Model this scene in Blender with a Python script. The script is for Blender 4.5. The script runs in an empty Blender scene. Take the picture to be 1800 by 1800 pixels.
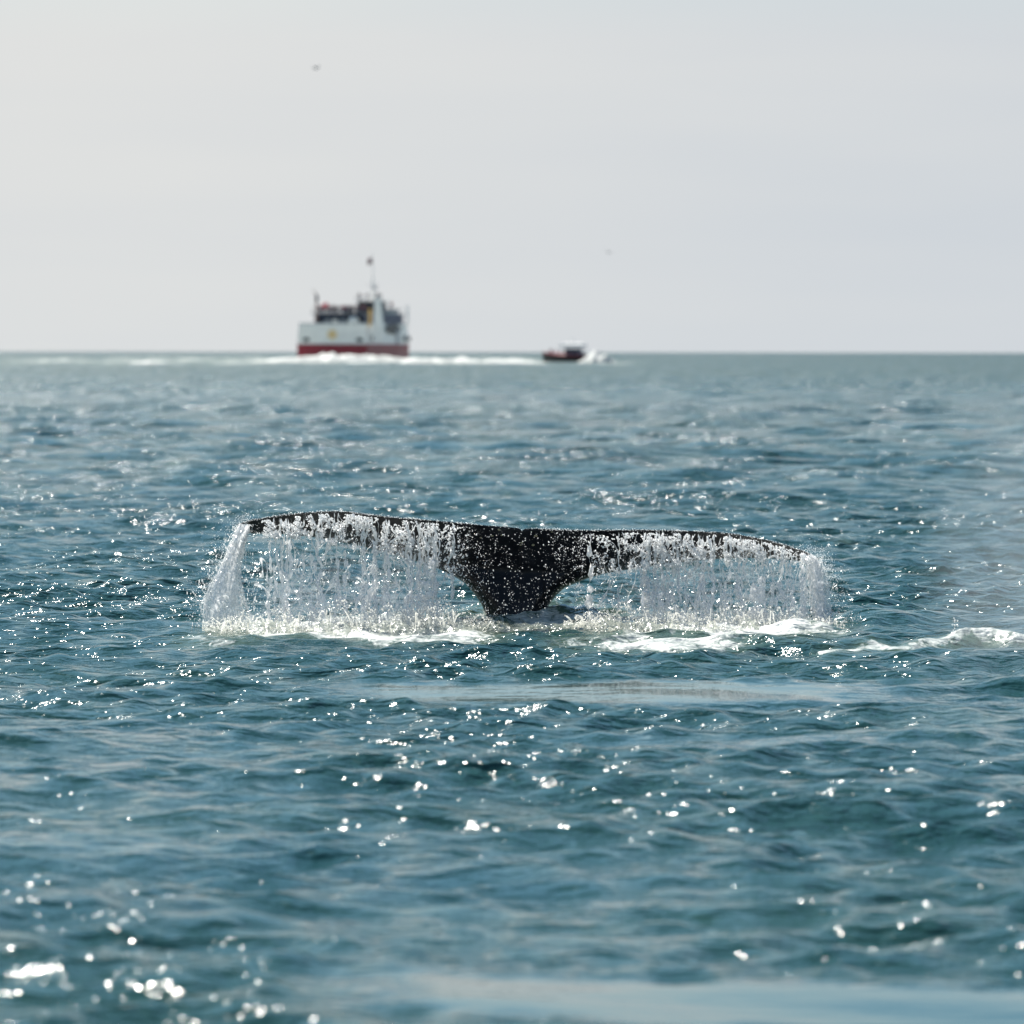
import bpy, math, random
import numpy as np
from mathutils import Vector, Matrix, Euler
random.seed(4); RNG = np.random.default_rng(7)
SC = bpy.context.scene
COL = SC.collection
R = math.radians

# ------------------------------------------------------------------ camera
H = 2.17                      # eye height above the water
FPX = 10000.0                 # focal length in pixels of the 1800 px photograph
HOR = 619.0                   # row of the horizon
D0 = 45.0                     # distance of the whale
PITCH = math.atan((900 - HOR) / FPX)
ROLL = R(0.09)
cam_d = bpy.data.cameras.new('camera'); cam = bpy.data.objects.new('camera', cam_d); COL.objects.link(cam)
cam_d.sensor_width = 36; cam_d.lens = FPX / 1800 * 36
cam_d.clip_start = 0.5; cam_d.clip_end = 60000
MROT = Euler((R(90) - PITCH, 0, 0)).to_matrix() @ Matrix.Rotation(ROLL, 3, 'Z')
cam.matrix_world = Matrix.Translation((0, 0, H)) @ MROT.to_4x4()
cam_d.dof.use_dof = True; cam_d.dof.focus_distance = D0 - 0.3; cam_d.dof.aperture_fstop = 3.5
SC.camera = cam
MN = np.array(MROT)
def at(px, py, Y):
    """world point seen at photograph pixel (px,py) at distance Y along +Y (arrays allowed)"""
    px, py, Y = np.broadcast_arrays(np.asarray(px, float), np.asarray(py, float), np.asarray(Y, float))
    d = np.stack([(px - 900) / FPX, (900 - py) / FPX, -np.ones_like(px)], -1) @ MN.T
    t = Y / d[..., 1]
    return np.stack([d[..., 0] * t, Y, H + d[..., 2] * t], -1)
def ground(px, py):
    """point of the mean water plane seen at a pixel"""
    px, py = np.broadcast_arrays(np.asarray(px, float), np.asarray(py, float))
    d = np.stack([(px - 900) / FPX, (900 - py) / FPX, -np.ones_like(px)], -1) @ MN.T
    t = -H / d[..., 2]
    return np.stack([d[..., 0] * t, d[..., 1] * t, 0 * px], -1)

# ------------------------------------------------------------------ world, sun, exposure
SUN_EL, SUN_AZ = 47, -34      # high, ahead and to the left
w = bpy.data.worlds.new('World'); SC.world = w; w.use_nodes = True
nt = w.node_tree; nt.nodes.clear()
def N(tree, typ, **kw):
    n = tree.nodes.new(typ)
    for k, v in kw.items(): setattr(n, k, v)
    return n
def L(tree, a, b): tree.links.new(a, b)
def ramp(tree, fac, stops, interp='LINEAR'):
    n = N(tree, 'ShaderNodeValToRGB'); cr = n.color_ramp; cr.interpolation = interp
    while len(cr.elements) < len(stops): cr.elements.new(0.5)
    for e, (p, c) in zip(cr.elements, stops):
        e.position = p; e.color = c if len(c) == 4 else (*c, 1)
    L(tree, fac, n.inputs[0]); return n.outputs[0]
def mathn(tree, op, a, b=None, c=None, clamp=False):
    n = N(tree, 'ShaderNodeMath', operation=op); n.use_clamp = clamp
    for i, v in enumerate((a, b, c)):
        if v is None: continue
        if isinstance(v, (int, float)): n.inputs[i].default_value = v
        else: L(tree, v, n.inputs[i])
    return n.outputs[0]
def mixc(tree, fac, a, b):
    n = N(tree, 'ShaderNodeMix', data_type='RGBA')
    for i, v in ((0, fac), (6, a), (7, b)):
        if isinstance(v, (int, float)): n.inputs[i].default_value = v
        elif isinstance(v, tuple): n.inputs[i].default_value = v if len(v) == 4 else (*v, 1)
        else: L(tree, v, n.inputs[i])
    return n.outputs[2]
sky = N(nt, 'ShaderNodeTexSky', sky_type='NISHITA'); sky.sun_disc = False
sky.sun_elevation = R(SUN_EL); sky.sun_rotation = R(SUN_AZ); sky.dust_density = 0.25; sky.air_density = 1.0
SKYS = 0.0565
tc = N(nt, 'ShaderNodeTexCoord')
sep = N(nt, 'ShaderNodeSeparateXYZ'); L(nt, tc.outputs['Generated'], sep.inputs[0])
z = mathn(nt, 'ABSOLUTE', sep.outputs[2])
# pale sea haze low down, thinning into the clear blue sky above
hz = ramp(nt, z, [(0.0, (1, 1, 1)), (0.055, (0.98,)*3), (0.12, (0.55,)*3), (0.23, (0.14,)*3), (1.0, (0.03,)*3)], 'LINEAR')
mp = N(nt, 'ShaderNodeMapping'); mp.inputs['Scale'].default_value = (9, 9, 70)
L(nt, tc.outputs['Generated'], mp.inputs[0])
ns = N(nt, 'ShaderNodeTexNoise'); ns.inputs['Scale'].default_value = 1.0; ns.inputs['Detail'].default_value = 3; ns.inputs['Roughness'].default_value = 0.45
L(nt, mp.outputs[0], ns.inputs['Vector'])
side = mathn(nt, 'MULTIPLY_ADD', sep.outputs[0], 5.2, 0.42, clamp=True)
side = mathn(nt, 'MULTIPLY_ADD', ns.outputs[0], 0.8, mathn(nt, 'SUBTRACT', side, 0.40), clamp=True)
hcol = mixc(nt, side, (7.42, 7.42, 7.36), (6.38, 6.66, 7.02))
lowz = ramp(nt, z, [(0.0, (0.96, 0.985, 1.0)), (0.05, (1, 1, 1))])
hm = N(nt, 'ShaderNodeMix', data_type='RGBA', blend_type='MULTIPLY'); hm.inputs[0].default_value = 1
L(nt, hcol, hm.inputs[6]); L(nt, lowz, hm.inputs[7])
skc = N(nt, 'ShaderNodeMix', data_type='RGBA', blend_type='MULTIPLY'); skc.inputs[0].default_value = 1
L(nt, sky.outputs[0], skc.inputs[6]); skc.inputs[7].default_value = (0.66, 1.05, 1.12, 1)
bg = N(nt, 'ShaderNodeBackground'); bg.inputs[1].default_value = SKYS
L(nt, mixc(nt, hz, skc.outputs[2], hm.outputs[2]), bg.inputs[0])
wo = N(nt, 'ShaderNodeOutputWorld'); L(nt, bg.outputs[0], wo.inputs[0])

sd = bpy.data.lights.new('sun', 'SUN'); sd.energy = 5.0; sd.angle = R(0.53); sd.color = (1.0, 0.955, 0.87)
so = bpy.data.objects.new('sun', sd); COL.objects.link(so)
sv = Vector((math.sin(R(SUN_AZ)) * math.cos(R(SUN_EL)), math.cos(R(SUN_AZ)) * math.cos(R(SUN_EL)), math.sin(R(SUN_EL))))
so.rotation_euler = sv.to_track_quat('Z', 'Y').to_euler(); so.location = (30, 60, 60)
SC.view_settings.view_transform = 'Standard'; SC.view_settings.look = 'None'
SC.view_settings.exposure = 0.83; SC.view_settings.gamma = 1.0; SC.view_settings.use_curve_mapping = False
SC.cycles.max_bounces = 12; SC.cycles.diffuse_bounces = 8; SC.cycles.glossy_bounces = 5; SC.cycles.transparent_max_bounces = 24; SC.cycles.volume_bounces = 1
SC.cycles.sample_clamp_direct = 50; SC.cycles.sample_clamp_indirect = 4
SC.cycles.use_denoising = True
SC.cycles.caustics_reflective = False; SC.cycles.caustics_refractive = False

# ------------------------------------------------------------------ helpers
def mat(name, col, rough=0.5, **kw):
    m = bpy.data.materials.new(name); m.use_nodes = True
    b = m.node_tree.nodes['Principled BSDF']
    b.inputs['Base Color'].default_value = (*col, 1); b.inputs['Roughness'].default_value = rough
    for k, v in kw.items(): b.inputs[k].default_value = v
    return m
def weathered(name, col, rough=0.5, amt=0.25, scale=1.5):
    m = mat(name, col, rough); t = m.node_tree; b = t.nodes['Principled BSDF']
    c = N(t, 'ShaderNodeTexCoord'); n = N(t, 'ShaderNodeTexNoise'); n.inputs['Scale'].default_value = scale; n.inputs['Detail'].default_value = 5
    L(t, c.outputs['Object'], n.inputs['Vector'])
    f = ramp(t, n.outputs[0], [(0.45, (0, 0, 0)), (0.75, (1, 1, 1))])
    L(t, mixc(t, f, tuple(col), tuple(x * (1 - amt) for x in col)), b.inputs['Base Color'])
    return m
def obj(name, verts, faces, m=None, parent=None, smooth=False, loc=None, attrs=None):
    me = bpy.data.meshes.new(name)
    if isinstance(verts, np.ndarray) and isinstance(faces, np.ndarray):
        k = faces.shape[1]
        me.vertices.add(len(verts)); me.vertices.foreach_set('co', np.ascontiguousarray(verts, np.float32).ravel())
        me.loops.add(faces.size); me.loops.foreach_set('vertex_index', np.ascontiguousarray(faces, np.int32).ravel())
        me.polygons.add(len(faces)); me.polygons.foreach_set('loop_start', np.arange(len(faces), dtype=np.int32) * k)
        me.update(calc_edges=True)
    else:
        me.from_pydata([tuple(v) for v in verts], [], [tuple(f) for f in faces]); me.update()
    if smooth: me.polygons.foreach_set('use_smooth', np.ones(len(me.polygons), bool))
    for k, v in (attrs or {}).items():
        a = me.attributes.new(k, 'FLOAT', 'POINT'); a.data.foreach_set('value', np.asarray(v, np.float32).ravel())
    for mm in (m if isinstance(m, (list, tuple)) else [m]):
        if mm: me.materials.append(mm)
    o = bpy.data.objects.new(name, me); COL.objects.link(o)
    if parent: o.parent = parent
    if loc is not None: o.location = loc
    return o
def tag(o, label=None, cat=None, group=None, kind=None):
    for k, v in (('label', label), ('category', cat), ('group', group), ('kind', kind)):
        if v: o[k] = v
    return o
def empty(name, loc, rz, label, cat, group=None):
    o = bpy.data.objects.new(name, None); COL.objects.link(o); o.location = loc; o.rotation_euler = (0, 0, rz)
    return tag(o, label, cat, group)

def vnoise(x, y, seed=0):
    """cheap smooth 2-D value noise 0..1"""
    xi = np.floor(x).astype(np.int64); yi = np.floor(y).astype(np.int64); xf = x - xi; yf = y - yi
    def h(a, b):
        n = (a * 374761393 + b * 668265263 + seed * 974711) & 0xffffffff
        n = ((n ^ (n >> 13)) * 1274126177) & 0xffffffff
        return ((n ^ (n >> 16)) & 0xffff) / 65535.0
    u = xf * xf * (3 - 2 * xf); v = yf * yf * (3 - 2 * yf)
    return (h(xi, yi) * (1 - u) + h(xi + 1, yi) * u) * (1 - v) + (h(xi, yi + 1) * (1 - u) + h(xi + 1, yi + 1) * u) * v
def fbm(x, y, seed=0, o=4):
    s = 0; a = 0.5; t = 0
    for i in range(o):
        s = s + a * vnoise(x * 2 ** i, y * 2 ** i, seed + i); t += a; a *= 0.5
    return s / t
def sstep(a, b, x):
    t = np.clip((x - a) / (b - a), 0, 1); return t * t * (3 - 2 * t)

# ------------------------------------------------------------------ sea
def build_sea():
    # rows: distance from the viewer's foot point; columns: bearing
    rows = [2.0, 5, 8, 11, 13, 15]; r = 16.0
    while r < 60: rows.append(r); r += 0.050
    while r < 40000: rows.append(r); r += 0.062 * (r / 60) ** 2
    rows.append(60000.0)
    rows = np.array(rows)
    c = np.linspace(-0.112, 0.112, 421)
    side = np.concatenate([np.linspace(0.116, 0.3, 24), np.linspace(0.34, math.pi, 40)])
    cols = np.concatenate([-side[::-1], c, side[:-1]])          # full circle
    A, Rr = np.meshgrid(cols, rows)
    X = np.sin(A) * Rr; Y = np.cos(A) * Rr
    dr = np.gradient(rows)[:, None] + 0 * A
    rng = np.random.default_rng(12)
    # smooth slicks left by the whale and by the wind
    calm = np.ones_like(X)
    def slick(px0, px1, py0, py1, k, sx=0.5, sy=0.5):
        nonlocal calm
        a = ground(px0, (py0 + py1) / 2); b = ground(px1, (py0 + py1) / 2); y0 = ground(900, py1)[1]; y1 = ground(900, py0)[1]
        wob = (fbm(X * 0.9, Y * 0.35, 5) - 0.5)
        f = sstep(a[0] - sx, a[0] + sx, X + wob * 1.5) * (1 - sstep(b[0] - sx, b[0] + sx, X + wob * 1.5))
        g = sstep(y0 - sy, y0 + sy, Y + wob * 1.6) * (1 - sstep(y1 - sy, y1 + sy, Y + wob * 1.6))
        calm = calm * (1 - k * f * g)
    slick(500, 1600, 1202, 1236, 0.975, 0.7, 0.42)
    slick(960, 1580, 1279, 1308, 0.70, 0.6, 0.5)
    slick(540, 2300, 1692, 1778, 0.95, 0.5, 0.22)
    slick(-400, 420, 1475, 1500, 0.5, 0.6, 0.3)
    slick(300, 1500, 1820, 1900, 0.5, 0.6, 0.3)
    gust = fbm(X * 0.10 + 3, Y * 0.045, 21, 3)
    calm = calm * (0.88 + 0.24 * sstep(0.3, 0.7, gust))
    patch = fbm(X * 0.55, Y * 0.22 + 9, 31, 3)
    calmS = calm * (0.80 + 0.42 * sstep(0.3, 0.68, patch))
    Z = np.zeros_like(X); DX = np.zeros_like(X); DY = np.zeros_like(X)
    nw = 108
    lam = np.exp(np.linspace(math.log(0.26), math.log(42), nw) + rng.normal(0, 0.03, nw))
    for l in lam:
        th = rng.normal(0, 1.0 if l < 0.9 else 0.7) + R(-8); ph = rng.uniform(0, 6.283)
        kx, ky = math.sin(th) * 2 * math.pi / l, -math.cos(th) * 2 * math.pi / l
        s = 0.052 * (1 if l < 0.55 else (0.55 / l) ** 0.95)
        if l < 0.55: s *= 1.12
        if l > 1.2: s = s + sstep(60, 130, Rr) * max(0.0, 0.030 * min(1, (4.5 / l) ** 1.3) - s)   # a steeper chop in the open water beyond the whale
        amp = s * l / (2 * math.pi) * rng.uniform(0.6, 1.4)
        wgt = np.clip(1.5 - 4.0 * dr / l, 0, 1) if l < 5 else np.clip(2.0 - 2 * dr / l, 0.0, 1)
        cm = calmS if l < 1.3 else (calm * 0.7 + 0.3 if l < 3 else 1.0)
        ang = kx * X + ky * Y + ph
        a = amp * wgt * cm
        Z += a * np.cos(ang)
        q = 0.9
        DX -= q * a * (kx * l / 6.2832) * np.sin(ang); DY -= q * a * (ky * l / 6.2832) * np.sin(ang)
    # low far swell that roughens the horizon
    farw = sstep(150, 700, Rr)
    Z += farw * 0.55 * (fbm(X / 9.0, Y / 30.0, 77, 3) - 0.5)
    # churned water round the tail, mounds and the little breaking crest on the right
    def gauss(px, py, sx, sy, h):
        p = ground(px, py); return h * np.exp(-((X - p[0]) / sx) ** 2 - ((Y - p[1]) / sy) ** 2)
    churn = gauss(640, 1108, 1.15, 0.9, 1) + gauss(1250, 1108, 1.1, 0.9, 1) + gauss(910, 1100, 0.9, 0.8, 1)
    churn = np.clip(churn, 0, 1)
    Z += churn * (0.10 * (fbm(X * 5, Y * 3.0, 41, 4) - 0.5) + 0.035)
    Z += (gauss(905, 1094, 0.8, 0.6, 0.13) + gauss(1010, 1088, 0.45, 0.4, 0.05)) * (0.45 + 1.0 * fbm(X * 7, Y * 5, 66, 4))
    Z += gauss(1548, 1102, 0.30, 0.7, 0.085) + gauss(430, 1135, 0.30, 0.5, 0.03) + gauss(1175, 1150, 0.4, 0.5, 0.05) + gauss(820, 1150, 0.35, 0.5, 0.05)
    # breaking crest
    px = np.array([1430, 1500, 1540, 1580, 1620, 1660, 1700, 1740, 1780, 1840, 1950])
    py = np.array([1152, 1148, 1144, 1147, 1143, 1140, 1136, 1137, 1138, 1140, 1142])
    hh = np.array([0.028, .034, .052, .045, .045, .050, .070, .065, .055, .05, .05])
    g = ground(px, py)
    cy = np.interp(X, g[:, 0], g[:, 1]); ch = np.interp(X, g[:, 0], hh, left=0)
    ch = ch * (0.75 + 0.5 * fbm(X * 4, Y * 2, 8, 3)); dyc = Y - cy
    crest = ch * np.where(dyc < 0, np.exp(-(dyc / 0.34) ** 2), np.exp(-(dyc / 0.9) ** 2))
    Z += crest + crest * 0.5 * (fbm(X * 9, Y * 6, 55, 3) - 0.5)
    # foam cover
    foam = np.zeros_like(X)
    def fpatch(px0, px1, py0, py1, k, seed, fx=2.0, fy=0.8):
        nonlocal foam
        a = ground((px0 + px1) / 2, (py0 + py1) / 2); hw = (px1 - px0) / 2 / FPX * a[1]
        y0 = ground(900, py1)[1]; y1 = ground(900, py0)[1]
        d = ((X - a[0]) / hw) ** 2 + ((Y - (y0 + y1) / 2) / ((y1 - y0) / 2)) ** 2
        foam = np.maximum(foam, k * np.clip(1.35 - d, 0, 1) * (0.45 + 0.9 * fbm(X * fx, Y * fy, seed, 4)))
    fpatch(370, 900, 1100, 1132, 1.2, 1); fpatch(590, 900, 1106, 1143, 1.3, 2); fpatch(830, 1110, 1082, 1116, 0.80, 3)
    fpatch(1040, 1500, 1096, 1130, 1.2, 4); fpatch(1180, 1400, 1110, 1132, 1.05, 5); fpatch(950, 1180, 1120, 1150, 0.95, 6)
    fpatch(1040, 1330, 1128, 1152, 1.05, 7); fpatch(285, 480, 1108, 1146, 0.66, 8); fpatch(1380, 1500, 1110, 1128, 0.75, 9)
    fpatch(700, 980, 1092, 1120, 0.7, 10); fpatch(1300, 1460, 1125, 1142, 0.6, 11)
    foam = np.maximum(foam, np.clip(ch / 0.030, 0, 1) * np.exp(-((dyc + 0.12) / 0.30) ** 2) * (0.75 + 0.5 * fbm(X * 3, Y * 2, 71, 3)))
    # scattered distant whitecaps and the far wakes
    def far_foam(px0, px1, py, wpx, k, seed):
        nonlocal foam
        a = ground(px0, py); b = ground(px1, py); y0 = ground(900, py + wpx)[1]; y1 = ground(900, py - wpx)[1]
        f = sstep(a[0] - 4, a[0] + 4, X) * (1 - sstep(b[0] - 4, b[0] + 4, X)) * sstep(y0 * 0.97, y0 * 1.03, Y) * (1 - sstep(y1 * 0.97, y1 * 1.03, Y))
        foam = np.maximum(foam, k * f * sstep(0.35, 0.6, fbm(X / 6.0, Y / 40.0, seed, 3)))
    far_foam(-200, 960, 634, 5, 0.9, 91); far_foam(1000, 1080, 635, 5, 0.9, 92); far_foam(400, 960, 637, 3, 1.0, 93)
    far_foam(100, 170, 648, 3, 0.7, 94); far_foam(0, 500, 640, 4, .5, 97)
    for i in range(60):
        p = ground(rng.uniform(-100, 1900), 619 + 20 + 330 * rng.uniform(0, 1) ** 1.6)
        foam = np.maximum(foam, np.exp(-((X - p[0]) / (0.0016 * p[1] * rng.uniform(.5, 1.6))) ** 2 - ((Y - p[1]) / (0.00006 * p[1] ** 2 + .12)) ** 2) * rng.uniform(0.35, 0.7))
    X = X + DX; Y = Y + DY
    n, k = X.shape
    V = np.stack([X, Y, Z], -1).reshape(-1, 3)
    i = np.arange(n - 1)[:, None] * k; j = np.arange(k)[None, :]; j2 = (j + 1) % k
    F = np.stack([i + j, i + j2, i + k + j2, i + k + j], -1).reshape(-1, 4)
    far = sstep(35, 160, Rr); vfar = sstep(math.log(140), math.log(700), np.log(Rr))
    o = obj('sea', V, F, sea_material(), None, True, attrs={'calm': (calmS * (1 - 0.3 * churn)).ravel(), 'foam': foam.ravel(), 'far': far.ravel(), 'vfar': vfar.ravel()})
    o['kind'] = 'structure'; o['label'] = 'choppy blue green sea with sun glints reaching to the horizon'
    return o

def sea_material():
    m = bpy.data.materials.new('sea_water'); m.use_nodes = True; t = m.node_tree; b = t.nodes['Principled BSDF']
    geo = N(t, 'ShaderNodeNewGeometry')
    def attr(n):
        a = N(t, 'ShaderNodeAttribute'); a.attribute_name = n; return a.outputs['Fac']
    calm, foam, far, vfar = attr('calm'), attr('foam'), attr('far'), attr('vfar')
    def grad(scale, sx, detail, e, seed):
        hs = []
        for dx, dy in ((0, 0), (e, 0), (0, e)):
            mp = N(t, 'ShaderNodeMapping'); mp.inputs['Location'].default_value = ((dx + seed) * sx * scale, dy * scale, 0)
            mp.inputs['Scale'].default_value = (sx * scale, scale, 0)
            L(t, geo.outputs['Position'], mp.inputs[0])
            n = N(t, 'ShaderNodeTexNoise'); n.noise_dimensions = '2D'; n.inputs['Scale'].default_value = 1
            n.inputs['Detail'].default_value = detail; n.inputs['Roughness'].default_value = 0.55
            L(t, mp.outputs[0], n.inputs['Vector']); hs.append(n.outputs[0])
        return mathn(t, 'DIVIDE', mathn(t, 'SUBTRACT', hs[0], hs[1]), e), mathn(t, 'DIVIDE', mathn(t, 'SUBTRACT', hs[0], hs[2]), e)
    g1 = grad(4.6, 0.6, 4, 0.010, 0.0)           # ripples
    g2 = grad(0.75, 0.6, 4, 0.03, 3.1)          # small waves, where the mesh is too coarse to hold them
    g3 = grad(12.0, 0.75, 1, 0.005, 7.7)         # steep capillary ripples in patches, where the sun glints
    mk = N(t, 'ShaderNodeMapping'); mk.inputs['Scale'].default_value = (2.6, 3.4, 1); L(t, geo.outputs['Position'], mk.inputs[0])
    mn = N(t, 'ShaderNodeTexNoise'); mn.inputs['Scale'].default_value = 1; mn.inputs['Detail'].default_value = 3; mn.inputs['Roughness'].default_value = 0.6; L(t, mk.outputs[0], mn.inputs['Vector'])
    a3 = mathn(t, 'MULTIPLY', calm, ramp(t, mn.outputs[0], [(0.50, (0.004,) * 3), (0.70, (0.052,) * 3)]))
    g4 = grad(1.9, 0.6, 1, 0.03, 5.3)           # the same at a coarser grain far out
    mk4 = N(t, 'ShaderNodeMapping'); mk4.inputs['Scale'].default_value = (0.30, 0.20, 1); L(t, geo.outputs['Position'], mk4.inputs[0])
    mn4 = N(t, 'ShaderNodeTexNoise'); mn4.inputs['Scale'].default_value = 1; mn4.inputs['Detail'].default_value = 4; mn4.inputs['Roughness'].default_value = 0.65; L(t, mk4.outputs[0], mn4.inputs['Vector'])
    a4 = mathn(t, 'MULTIPLY', far, ramp(t, mn4.outputs[0], [(0.45, (0.05,) * 3), (0.64, (0.30,) * 3)]))
    a1 = mathn(t, 'MULTIPLY', calm, mathn(t, 'MULTIPLY_ADD', far, 0.04, 0.100))
    a2 = mathn(t, 'MULTIPLY', calm, mathn(t, 'MULTIPLY', far, 0.95))
    sx = mathn(t, 'ADD', mathn(t, 'MULTIPLY', g1[0], a1), mathn(t, 'MULTIPLY', g2[0], a2))
    sy = mathn(t, 'ADD', mathn(t, 'MULTIPLY', g1[1], a1), mathn(t, 'MULTIPLY', g2[1], a2))
    sx = mathn(t, 'ADD', sx, mathn(t, 'MULTIPLY', g3[0], a3)); sy = mathn(t, 'ADD', sy, mathn(t, 'MULTIPLY', g3[1], a3))
    sx = mathn(t, 'ADD', sx, mathn(t, 'MULTIPLY', g4[0], a4)); sy = mathn(t, 'ADD', sy, mathn(t, 'MULTIPLY', g4[1], a4))
    cx = N(t, 'ShaderNodeCombineXYZ'); L(t, sx, cx.inputs[0]); L(t, sy, cx.inputs[1])
    va = N(t, 'ShaderNodeVectorMath', operation='ADD'); L(t, geo.outputs['Normal'], va.inputs[0]); L(t, cx.outputs[0], va.inputs[1])
    vn = N(t, 'ShaderNodeVectorMath', operation='NORMALIZE'); L(t, va.outputs[0], vn.inputs[0])
    L(t, vn.outputs[0], b.inputs['Normal'])
    b.inputs['IOR'].default_value = 1.333
    nz = N(t, 'ShaderNodeTexNoise'); nz.inputs['Scale'].default_value = 0.35; nz.inputs['Detail'].default_value = 3
    L(t, geo.outputs['Position'], nz.inputs['Vector'])
    body = mixc(t, nz.outputs[0], (0.008, 0.046, 0.058), (0.019, 0.059, 0.044))
    # foam: lacy threshold
    mp = N(t, 'ShaderNodeMapping'); mp.inputs['Scale'].default_value = (6.0, 2.6, 6.0); L(t, geo.outputs['Position'], mp.inputs[0])
    n = N(t, 'ShaderNodeTexNoise'); n.inputs['Scale'].default_value = 1.6; n.inputs['Detail'].default_value = 6; n.inputs['Roughness'].default_value = 0.68; n.inputs['Distortion'].default_value = 0.8
    L(t, mp.outputs[0], n.inputs['Vector'])
    th = mathn(t, 'ADD', mathn(t, 'MULTIPLY', foam, 0.72), mathn(t, 'SUBTRACT', n.outputs[0], 0.98))
    ff = ramp(t, th, [(0.0, (0, 0, 0)), (0.10, (0.5,)*3), (0.30, (1, 1, 1))])
    # thin aerated water under and around the foam is paler and greener
    aer = mathn(t, 'MULTIPLY', foam, 0.55, clamp=True)
    body2 = mixc(t, aer, body, (0.17, 0.22, 0.15))
    L(t, mixc(t, ff, body2, (0.60, 0.62, 0.60)), b.inputs['Base Color'])
    ms = N(t, 'ShaderNodeMapping'); ms.inputs['Scale'].default_value = (0.45, 0.10, 1); L(t, geo.outputs['Position'], ms.inputs[0])
    gs = N(t, 'ShaderNodeTexNoise'); gs.inputs['Scale'].default_value = 1; gs.inputs['Detail'].default_value = 5; gs.inputs['Roughness'].default_value = 0.7; L(t, ms.outputs[0], gs.inputs['Vector'])
    gv = ramp(t, gs.outputs[0], [(0.35, (0.18,) * 3), (0.65, (0.40,) * 3)])
    L(t, mathn(t, 'MULTIPLY_ADD', ff, 0.5, mathn(t, 'MULTIPLY_ADD', vfar, gv, mathn(t, 'MULTIPLY_ADD', calm, 0.075, 0.026))), b.inputs['Roughness'])
    return m
build_sea()

# ------------------------------------------------------------------ whale tail
TOP = np.array([(417, 922), (428, 917.5), (440, 914), (470, 909), (500, 904.5), (540, 900.5), (587, 898), (615, 899.5), (640, 903), (690, 909), (740, 913), (807, 919),
                (873, 925), (905, 927.5), (912, 928.5), (917.5, 933), (923, 929.5), (934, 929), (993, 931), (1038, 932), (1124, 931), (1210, 933), (1262, 935.5),
                (1296, 939), (1348, 949), (1382, 958), (1417, 970), (1430, 977)], float)
BOT = np.array([(417, 925), (428, 933), (440, 938), (483, 938), (513, 940), (557, 945), (593, 952), (630, 959), (673, 970), (707, 980), (740, 989), (773, 1001),
                (800, 1014), (817, 1025), (833, 1043), (846, 1062), (855, 1082), (858, 1120), (859, 1200),
                (955, 1200), (956, 1120), (957, 1080), (961, 1070), (969, 1058), (979, 1045), (993, 1033), (1014, 1024), (1038, 1015), (1065, 1008), (1107, 1001), (1141, 996),
                (1175, 991), (1227, 985.5), (1279, 981), (1348, 981), (1385, 984), (1413, 987.5), (1424, 984), (1430, 978)], float)
YLEAD = D0; OVER = 0.34
def y_edge(px):            # distance of the trailing edge; the tips droop forward a little more
    u = np.abs(np.asarray(px, float) - 917) / 500
    return D0 - OVER - 0.10 * u ** 2
def fluke():
    xs = np.unique(np.concatenate([np.linspace(417, 1430, 330), np.linspace(820, 1000, 140), TOP[:, 0]]))
    zt = np.interp(xs, TOP[:, 0], TOP[:, 1]); zb = np.interp(xs, BOT[:, 0], BOT[:, 1])
    zt = zt + 0.9 * (fbm(xs * 0.11, xs * 0, 3, 3) - 0.5) * (1 - np.exp(-((xs - 417) / 20)))      # nicked trailing edge
    nv = 44
    s = np.linspace(0, 1, nv) ** 1.0
    PX = np.repeat(xs[:, None], nv, 1); PY = zt[:, None] + (zb - zt)[:, None] * s[None, :]
    # distance to the leading edge / stalk outline, in px
    bx = []; 
    for (x0, y0), (x1, y1) in zip(BOT[:-1], BOT[1:]):
        if y0 == 1200 and y1 == 1200: continue
        for q in np.linspace(0, 1, 12, endpoint=False): bx.append((x0 + (x1 - x0) * q, y0 + (y1 - y0) * q))
    bx = np.array(bx)
    d = np.full(PX.shape, 1e9)
    for p in bx: d = np.minimum(d, (PX - p[0]) ** 2 + (PY - p[1]) ** 2)
    d = np.sqrt(d)
    stalk = sstep(960, 1090, PY)
    cap = 0.062 + 0.17 * stalk + 0.05 * np.exp(-((PX - 908) / 120) ** 2)
    wd = 26 + 26 * stalk
    h = cap * np.sqrt(np.clip(1 - (1 - np.clip(d / wd, 0, 1)) ** 2, 0, 1))
    tt = PY - zt[:, None]
    h = np.minimum(h, 0.010 + 0.0016 * tt + 0.0)             # thin trailing edge
    tipw = np.clip((np.minimum(PX - 417, 1430 - PX)) / 40, 0.0, 1) ** 0.6
    h = h * tipw
    h[:, 0] = 0.0; h[:, -1] = 0.0
    h[:, 1] *= 0.8
    ye = y_edge(PX)
    fr = np.clip(tt / 75, 0, 1); 
    yc = ye + (YLEAD - ye) * (fr ** 0.85)
    front = at(PX, PY, yc - h); back = at(PX, PY, yc + h)
    n = len(xs); V = np.concatenate([front.reshape(-1, 3), back.reshape(-1, 3)])
    F = []
    idx = lambda i, j: i * nv + j
    off = n * nv
    i = np.arange(n - 1)[:, None]; j = np.arange(nv - 1)[None, :]
    a = (i * nv + j).ravel(); b = ((i + 1) * nv + j).ravel(); c = b + 1; e = a + 1
    F = np.concatenate([np.stack([a, e, c, b], 1), np.stack([a, b, c, e], 1) + off])
    o = obj('whale', V, F, skin_material(), None, True)
    import bmesh
    bm = bmesh.new(); bm.from_mesh(o.data); bmesh.ops.remove_doubles(bm, verts=bm.verts, dist=0.0002)
    bmesh.ops.recalc_face_normals(bm, faces=bm.faces); bm.to_mesh(o.data); bm.free()
    o.data.polygons.foreach_set('use_smooth', np.ones(len(o.data.polygons), bool))
    tag(o, 'black whale tail raised out of the sea with water pouring off both flukes', 'whale')
    return o
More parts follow.
